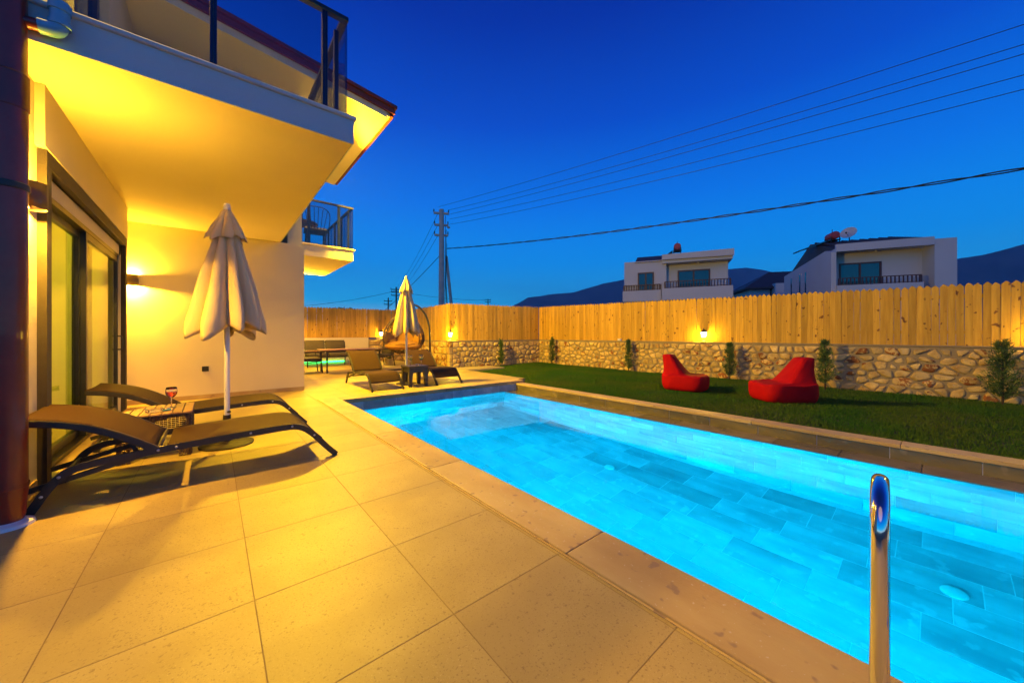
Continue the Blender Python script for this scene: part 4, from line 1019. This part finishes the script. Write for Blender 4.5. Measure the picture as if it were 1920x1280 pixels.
# small box on the wall under the fence
jb = thing('junction_box', 'small white junction box on the wall cap under the right fence', 'box', oX(1162, 636, WRX + .12)[:2] + (cz,))
MB().box(-.05, .05, -.06, .06, 0, .07).build('box_body', M_white, jb, bevel=.006)
MB().box(-.056, -.05, -.045, .045, .012, .058).build('box_lid', M_white, jb)
# ================================================================== NEIGHBOURING HOUSES
RI, FW = Vector((cs, -sn, 0)), Vector((sn, cs, 0))
UA = math.atan2((RI * .919 - FW * .394).y, (RI * .919 - FW * .394).x)
def far_house(label, px0, d0):
    o = at(px0, CY, d0); return thing('neighbour_house', label, 'house', (o[0], o[1], -.16), UA)
def win(parent, x0, x1, z0, z1, y, n=2, fr=.09):
    w = bpy.data.objects.new('window', None); COL.objects.link(w); w.parent = parent
    MB().box(x0, x1, y - .05, y + .02, z1 - fr, z1).box(x0, x1, y - .05, y + .02, z0, z0 + fr).box(x0, x0 + fr, y - .051, y + .019, z0 + fr, z1 - fr).box(x1 - fr, x1, y - .051, y + .019, z0 + fr, z1 - fr).build('frame', M_brown, w)
    for k in range(1, n): 
        xm = x0 + (x1 - x0) * k / n; MB().box(xm - .045, xm + .045, y - .052, y + .018, z0 + fr, z1 - fr).build('mullion', M_brown, w)
    for k in range(n):
        a = x0 + (x1 - x0) * k / n; b = x0 + (x1 - x0) * (k + 1) / n; MB().box(a + .05, b - .05, y - .012 - .003 * k, y + .01, z0 + fr * .9, z1 - fr * .9).build('pane', M_winfar, w)
def balus(parent, x0, x1, y, z0, z1, ret=0):
    r_ = bpy.data.objects.new('railing', None); COL.objects.link(r_); r_.parent = parent
    MB().box(x0, x1, y - .03, y + .03, z1 - .05, z1).build('top_rail', M_brown, r_); MB().box(x0, x1, y - .02, y + .02, z0 + .03, z0 + .07).build('bottom_rail', M_brown, r_)
    n = max(2, round((x1 - x0) / .19))
    for k in range(n + 1):
        x = x0 + .03 + (x1 - x0 - .06) * k / n; w = .05 if k in (0, n) else .026
        MB().box(x - w, x + w, y - w + .001, y + w - .001, z0, z1 - .051).build('baluster', M_brown, r_)
def solar(label, parent_house, loc, rz, tilt=32):
    t_ = thing('solar_water_heater', label, 'water heater', parent_house.matrix_basis @ Vector(loc), UA + rz, 'rooftop water heaters')
    red = mat('red_tank', (.45, .05, .05), .5, ncol=(.38, .04, .04), nscale=3)
    o = MB().lathe([(0, -.45), (.24, -.44), (.26, -.40), (.26, .40), (.24, .44), (0, .45)], 20).build('tank', red, t_, smooth=40, loc=(0, .0, 1.05)); o.rotation_euler = (R(90), 0, 0)
    for x, y in ((-.25, -.35), (-.25, .35), (.25, -.35), (.25, .35)): MB().box(x - .025, x + .025, y - .025, y + .025, -.15, .95).build('leg', M_metal, t_)
    MB().box(-.3, .3, -.4, .4, .72, .76).build('cradle', M_metal, t_)
    MB().tube([(0, 0, 1.3), (0, 0, 1.55)], .02, 6).build('vent_pipe', M_metal, t_)
    b = MB().box(-1.9, 0, -.45, .45, -.04, .04).build('collector', M_winfar, t_, bevel=.01, loc=(-.35, 0, .72)); b.rotation_euler = (0, R(-tilt), 0)
    return t_
def dish(label, loc, rz):
    t_ = thing('satellite_dish', label, 'satellite dish', loc, rz, 'rooftop satellite dishes')
    MB().tube([(0, 0, -.4), (0, 0, .42)], .03, 8).build('mast', M_metal, t_)
    o = MB().lathe([(0, 0), (.15, .018), (.3, .07), (.42, .14), (.43, .145), (.3, .085), (.15, .033), (0, .015)], 28).build('reflector', M_render, t_, smooth=40, loc=(0, -.05, .5)); o.rotation_euler = (R(62), 0, 0)
    MB().tube([(0, -.06, .28), (0, -.55, .48)], .015, 6).build('feed_arm', M_metal, t_)
    MB().box(-.04, .04, -.62, -.54, .45, .53).build('feed_horn', M_metal, t_)
Z = .16
# --- house behind the fence, centre
h1 = far_house('two storey pale house with brown balcony rails, left of the two behind the fence', 1241, 26)
bx('wall', M_render, h1, -2.66, .30, .4, 7.5, 0, 6.62 + Z)
bx('wall', M_render, h1, .302, 4.30, 1.0, 7.4, 0, 6.27 + Z)
bx('balcony_front', M_render, h1, .0, 4.44, -.15, .05, 3.6 + Z, 4.44 + Z); bx('balcony_floor', M_render, h1, .002, 4.438, .052, .998, 3.55 + Z, 3.75 + Z)
bx('balcony_side', M_render, h1, .001, .16, .052, .998, 3.76 + Z, 4.92 + Z)
bx('balcony_front', M_render, h1, -2.76, -.05, .20, .38, 3.6 + Z, 4.40 + Z)
bx('wall', M_render, h1, .31, 4.3, .3, .99, 0, 3.54 + Z)
can = MB().prism([(.0, 6.52), (4.5, 6.47), (4.5, 6.93), (.0, 6.88)], 1, -.15, .06); can.v = [(v[0], v[1], v[2] + Z) for v in can.v]; can.build('canopy_fascia', M_render, h1)
bx('canopy_soffit', M_render, h1, .02, 4.45, .061, 7.3, 6.28 + Z, 6.50 + Z)
rf = MB().prism([(.3, 6.51), (7.6, 6.51), (4.2, 7.5), (3.2, 7.5)], 0, -1.9, 4.2); rf.v = [(v[0], v[1], v[2] + Z) for v in rf.v]; rf.build('roof', M_rtile, h1)
win(h1, 1.07, 3.19, 3.75 + Z, 5.83 + Z, 1.0); win(h1, -1.68, -.55, 3.6 + Z, 5.76 + Z, .4)
balus(h1, .18, 4.32, -.05, 4.44 + Z, 4.94 + Z); balus(h1, -2.7, -.1, .29, 4.40 + Z, 4.84 + Z)
o = MB().lathe([(0, -.05), (.05, -.04), (.06, 0), (.05, .05)], 10).build('ceiling_light', M_white, h1, loc=(2.4, .5, 6.24 + Z))
bpy.context.view_layer.update()
solar('red tank and tilted collector on the left house behind the fence', h1, (1.1, 3.0, 6.95 + Z), 0, 36)
# --- house behind the fence, right
h2 = far_house('two storey pale house with sloped side parapet, right of the two behind the fence', 1570, 22)
sd = MB().prism([(0.0, 0), (9.5, 0), (9.5, 6.10 + Z), (.9, 6.45 + Z), (.0, 6.2 + Z)], 0, -.30, -.05); sd.build('side_wall', M_render, h2)
bx('wall', M_render, h2, -.048, 5.22, 1.1, 9.4, 0, 6.25 + Z); bx('wall', M_render, h2, 4.35, 5.26, .05, 1.098, 0, 6.55 + Z)
bx('wall', M_render, h2, -.048, 4.34, .3, 1.09, 0, 3.4 + Z)
cm = MB().prism([(-.05, 6.2 + Z), (4.32, 6.22 + Z), (4.32, 6.68 + Z), (-.05, 6.66 + Z)], 1, -.02, .2); cm.build('canopy_fascia', M_render, h2)
bx('canopy_soffit', M_render, h2, -.045, 4.33, .201, 1.3, 6.26 + Z, 6.42 + Z)
bx('balcony_front', M_render, h2, -.05, 3.83, -.12, .04, 3.3 + Z, 4.11 + Z); bx('balcony_floor', M_render, h2, -.045, 4.34, .041, 1.098, 3.41 + Z, 3.55 + Z)
rf = MB().prism([(.2, 6.42 + Z), (9.4, 6.3 + Z), (4.8, 7.75 + Z)], 0, .1, 4.4); rf.build('roof', M_rtile, h2)
for k in range(9): MB().tube([(.35 + k * .5, .25, 6.62 + Z), (.35 + k * .5, 4.6, 7.76 + Z)], .07, 6).build('roof_tile_row', M_rtile, h2)
win(h2, .46, 2.50, 3.56 + Z, 5.62 + Z, 1.1); balus(h2, .05, 3.76, -.03, 4.11 + Z, 4.57 + Z)
for v in (4.4, 5.6, 7.6): bx('slot_window', M_winfar, h2, -.312, -.299, v - .12, v + .12, 3.6 + Z, 5.66 + Z)
MB().lathe([(0, -.05), (.05, -.04), (.06, 0), (.05, .05)], 10).build('ceiling_light', M_white, h2, loc=(2.1, .7, 6.22 + Z))
bpy.context.view_layer.update()
solar('red tank beside a dish on the right house behind the fence', h2, (.9, 3.4, 6.85 + Z), R(8), 20)
q = h2.matrix_basis @ Vector((1.45, 2.4, 7.25 + Z)); dish('large pale satellite dish on the right house behind the fence', q, UA + R(-35))
# --- low house between them
h3 = thing('neighbour_house', 'small low house with dark hip roof between the two larger houses', 'house', Vector(at(1440, CY, 36)) * 1 - Vector((0, 0, H + .16)), UA + R(8))
bx('wall', M_render, h3, -1.6, 6, 0, 6, 0, 5.9); bx('wall', M_render, h3, .3, 6.1, -.9, -.002, 0, 6.3)
hp = MB(); hp.add([(-2.2, -.6, 5.85), (6.6, -.6, 5.85), (6.6, 6.6, 5.85), (-2.2, 6.6, 5.85), (1.2, 3, 8.0), (3.8, 3, 8.0), (-2.2, -.6, 6.0), (6.6, -.6, 6.0), (6.6, 6.6, 6.0), (-2.2, 6.6, 6.0)],
                  [(3, 2, 1, 0), (0, 1, 7, 6), (1, 2, 8, 7), (2, 3, 9, 8), (3, 0, 6, 9), (6, 7, 5, 4), (7, 8, 5), (8, 9, 4, 5), (9, 6, 4)]); hp.build('roof', M_rtile, h3)
win(h3, 1.2, 3.2, 3.9, 5.5, -.9)
bx('lit_pane', emit('lit_window', (1, .72, .18), 1.2), h3, 2.35, 2.95, -.93, -.925, 4.0, 5.4)
MB().tube([(.2, -.1, .1), (.2, -.1, 5.8)], .06, 8).build('downpipe', M_metal, h3)
# ================================================================== UTILITY POLES AND WIRES
def pole(label, px, d, ztop_, r0, r1, arms, name='utility_pole', strut=False):
    p = at(px, CY, d); t_ = thing(name, label, 'utility pole', (p[0], p[1], -.16), -YAW + R(12), 'utility poles')
    MB().tube([(0, 0, 0), (0, 0, ztop_ + .16)], [r0, r1], 8).build('shaft', M_conc if d < 40 else M_wire, t_, smooth=40)
    for (z, w) in arms:
        a = MB().box(-w * .52, w * .48, -.07, .07, z - .07, z + .07).build('crossarm', M_conc if d < 40 else M_wire, t_, bevel=.01)
        for x in (-w * .5, w * .45):
            MB().lathe([(0, .07), (.05, .07), (.03, .13), (.055, .16), (.03, .20), (.05, .23), (.02, .29), (0, .30)], 10, x, 0).build('insulator', M_wire, t_, smooth=40, loc=(0, 0, z))
    if strut:
        MB().tube([(1.05, .2, 0), (.35, .1, 7.0)], [.13, .10], 8).build('strut', M_conc, t_, smooth=40)
        for k in range(3): MB().tube([(.28 + .05 * k, -.05, 9.9 - k), (.26 + .03 * k, -.06, 5), (.42 + .1 * k, -.06, .2)], .018, 5).build('drop_cable', M_wire, t_)
        o = MB().lathe([(0, 0), (.09, .02), (.12, .09), (.08, .16), (.0, .17)], 12).build('street_light', M_conc, t_, smooth=40, loc=(.50, 0, arms[1][0] - .22))
    return t_
pz = lambda y, d: H + (CY - y) / F * d
pole('tall concrete utility pole with three crossarms and a leaning strut beyond the fence', 828, 26, pz(393, 26), .25, .17, [(pz(396, 26), 1.1), (pz(418, 26), 1.0), (pz(437, 26), 1.0)], strut=True)
pole('distant dark utility pole left of the tall one', 743, 62, pz(538, 62), .16, .12, [(pz(541, 62), 1.8), (pz(546, 62), 1.6), (pz(552, 62), 1.6)])
pole('far tiny utility pole right of the tall one above the end fence', 915, 90, pz(560, 90), .14, .1, [(pz(561, 90), 1.6), (pz(565, 90), 1.4)])
pole('distant thin utility pole with a ring bracket just above the rear fence', 728, 74, pz(558, 74), .16, .12, [(pz(563, 74), 1.6), (pz(569, 74), 1.6)])
def wire(label, A, B, sag, r_, tw=0, name='overhead_wire'):
    A, B = Vector(A), Vector(B); n = 40; pts = []
    for k in range(n + 1):
        q = k / n; pts.append(A.lerp(B, q) - Vector((0, 0, sag * 4 * q * (1 - q))))
    b = MB()
    if tw:
        m_ = 260; L = (B - A).length; side_ = Vector((B - A).cross(Vector((0, 0, 1)))).normalized()
        for ph in (0, math.pi):
            pp = []
            for k in range(m_ + 1):
                q = k / m_; c_ = A.lerp(B, q) - Vector((0, 0, sag * 4 * q * (1 - q))); an = ph + q * L / 1.1 * math.pi
                pp.append(c_ + Vector((0, 0, math.cos(an) * tw)) + side_ * (math.sin(an) * tw))
            b.tube(pp, r_, 5)
    else: b.tube(pts, r_, 5)
    return tag(b.build(name, M_wire, smooth=True), label, 'wire', 'overhead wires')
def far_end(y0, px_, py_):     # point on the ray through (px_,py_) over the street line beyond the right fence (X = 16.6), extended past the frame
    return Vector(oX(px_, py_, 16.6))
names = ('uppermost', 'second', 'third', 'fourth', 'fifth')
for nm, (xs, ys), ye, sg in zip(names, ((822, 388), (842, 394), (842, 402), (842, 411), (842, 421)), (35, 70, 88, 125, 152), (.25, .3, .3, .35, .35)):
    A = Vector(at(xs, ys, 26)); E = far_end(0, 1920, ye); B = E + (E - A) * .25
    wire(nm + ' of five thin overhead wires running right from the tall pole', A, B, sg, .011)
A = Vector(at(838, 466, 25.9)); E = far_end(0, 1920, 296); B = E + (E - A) * .25
wire('thick twisted black service cable, lowest of the lines running right', A, B, .45, .020, .030)
B0 = Vector(at(743, 540, 62))
for nm, (xs, ys), dz in zip(('highest', 'second', 'third'), ((822, 398), (822, 420), (822, 440)), (0, -.5, -1.1)):
    wire(nm + ' of the thin wires falling left from the tall pole', at(xs, ys, 26), B0 + Vector((0, 0, dz)), .6, .013)
wire('black cable dropping left from the tall pole behind the far parasol', at(824, 480, 26), at(700, 600, 40), .2, .022)
wire('long faint wire low above the rear fence', at(570, 573, 60), at(742, 545, 62), .35, .03)
wire('faint wire between the distant poles right of the tall pole', at(743, 546, 62), at(915, 562, 90), .5, .03)
# ================================================================== TREES BEYOND THE REAR FENCE
def bush(label, px, d, h_, rad, seed):
    rr = np.random.default_rng(seed); p = at(px, CY, d); t_ = thing('tree', label, 'tree', (p[0], p[1], -.16), 0, 'small trees beyond the rear fence')
    MB().tube([(0, 0, 0), (.05, .02, h_ * .5), (0, .05, h_ * .85)], [.12, .08, .03], 7).build('trunk', M_bark, t_, smooth=True)
    vs = []; fs = []
    cl = [(Vector((rr.normal(0, rad * .5), rr.normal(0, rad * .5), h_ * (.6 + .38 * rr.random()))), rad * (.3 + .3 * rr.random())) for _ in range(14)]
    for (c_, r_) in cl:
        for _ in range(160):
            d_ = Vector(rr.normal(0, 1, 3).tolist()).normalized(); q = c_ + d_ * r_ * (rr.random() ** .4); u_ = Vector(rr.normal(0, 1, 3).tolist()).normalized() * .09; w = u_.cross(d_).normalized() * .05
            o = len(vs); vs += [tuple(q - u_), tuple(q + w), tuple(q + u_), tuple(q - w)]; fs.append((o, o + 1, o + 2, o + 3))
    me = bpy.data.meshes.new('crown'); me.from_pydata(vs, [], fs); me.materials.append(M_leaf); link('crown', me, t_)
bush('dark round treetop peeping over the rear fence at its middle', 642, 42, 4.35, .9, 21)
bush('small dark treetop over the rear fence left of the distant pole', 705, 48, 4.4, .8, 22)
# ================================================================== MOUNTAINS
def ridge(name, d, prof, depth, seed, rough):
    rr = np.random.default_rng(seed); xs = np.array([p[0] for p in prof]); ys = np.array([p[1] for p in prof]); n = 220; m_ = 26
    px_ = np.linspace(xs[0], xs[-1], n); e = np.interp(px_, xs, ys)
    noise = np.zeros(n)
    for k in range(1, 7): noise += np.interp(np.arange(n), np.linspace(0, n, 7 * 2 ** k), rr.normal(0, 1, 7 * 2 ** k)) * .5 ** k
    hgt = (CY - e) / F * d * (1) + noise * rough
    vs = []; fs = []
    g2 = [np.interp(np.arange(n), np.linspace(0, n, 60), rr.normal(0, 1, 60)) for _ in range(m_)]
    for j in range(m_):
        q = j / (m_ - 1); s_ = q / .45 if q < .45 else 1 - (q - .45) / .55 * .9; dd = d + (q - .45) * depth
        for i in range(n):
            z = H + max(hgt[i], 0) * max(0, s_) ** 1.15 * (dd / d if abs(q - .45) < .03 else 1) + g2[j][i] * rough * .9 * (1 if .02 < q < .40 or q > .5 else 0) * min(1, s_ * 2)
            r_ = ray(px_[i], CY); vs.append((r_[0] * dd, r_[1] * dd, min(z, H + hgt[i] * (dd / d)) - (4 if q == 0 else 0)))
    for j in range(m_ - 1):
        for i in range(n - 1): a = j * n + i; fs.append((a, a + 1, a + n + 1, a + n))
    b = MB(); b.v = vs; b.f = fs; struct(b.build(name, M_hill, smooth=True))
ridge('mountain', 1900, [(935, 600), (955, 574), (975, 564), (990, 555), (1015, 552), (1030, 549), (1075, 546), (1090, 541), (1115, 534), (1130, 529), (1170, 522), (1250, 512), (1330, 505), (1376, 500), (1400, 498), (1430, 502), (1460, 510), (1500, 520), (1600, 528), (1700, 520), (1850, 540)], 900, 5, 3.)
ridge('mountain', 1000, [(1640, 620), (1700, 540), (1760, 500), (1797, 480), (1830, 474), (1850, 471), (1885, 462), (1905, 457), (1935, 450), (2000, 430), (2200, 400), (2500, 420), (2900, 560)], 700, 8, 3.)

# ================================================================== HAZE
hz = MB().box(-300, 2700, -900, 2500, -5, 420).build('haze', None)
struct(hz, 'stuff'); tag(hz, 'thin dusk haze that turns the far mountains blue', 'haze')
m = bpy.data.materials.new('haze'); m.use_nodes = True; t = m.node_tree; t.nodes.clear()
o_ = N(t, 'ShaderNodeOutputMaterial'); pv_ = N(t, 'ShaderNodeVolumePrincipled'); pv_.inputs['Color'].default_value = (.45, .72, 1, 1)
pv_.inputs['Density'].default_value = .00028; pv_.inputs['Anisotropy'].default_value = .1
t.links.new(pv_.outputs[0], o_.inputs['Volume']); hz.data.materials.append(m)
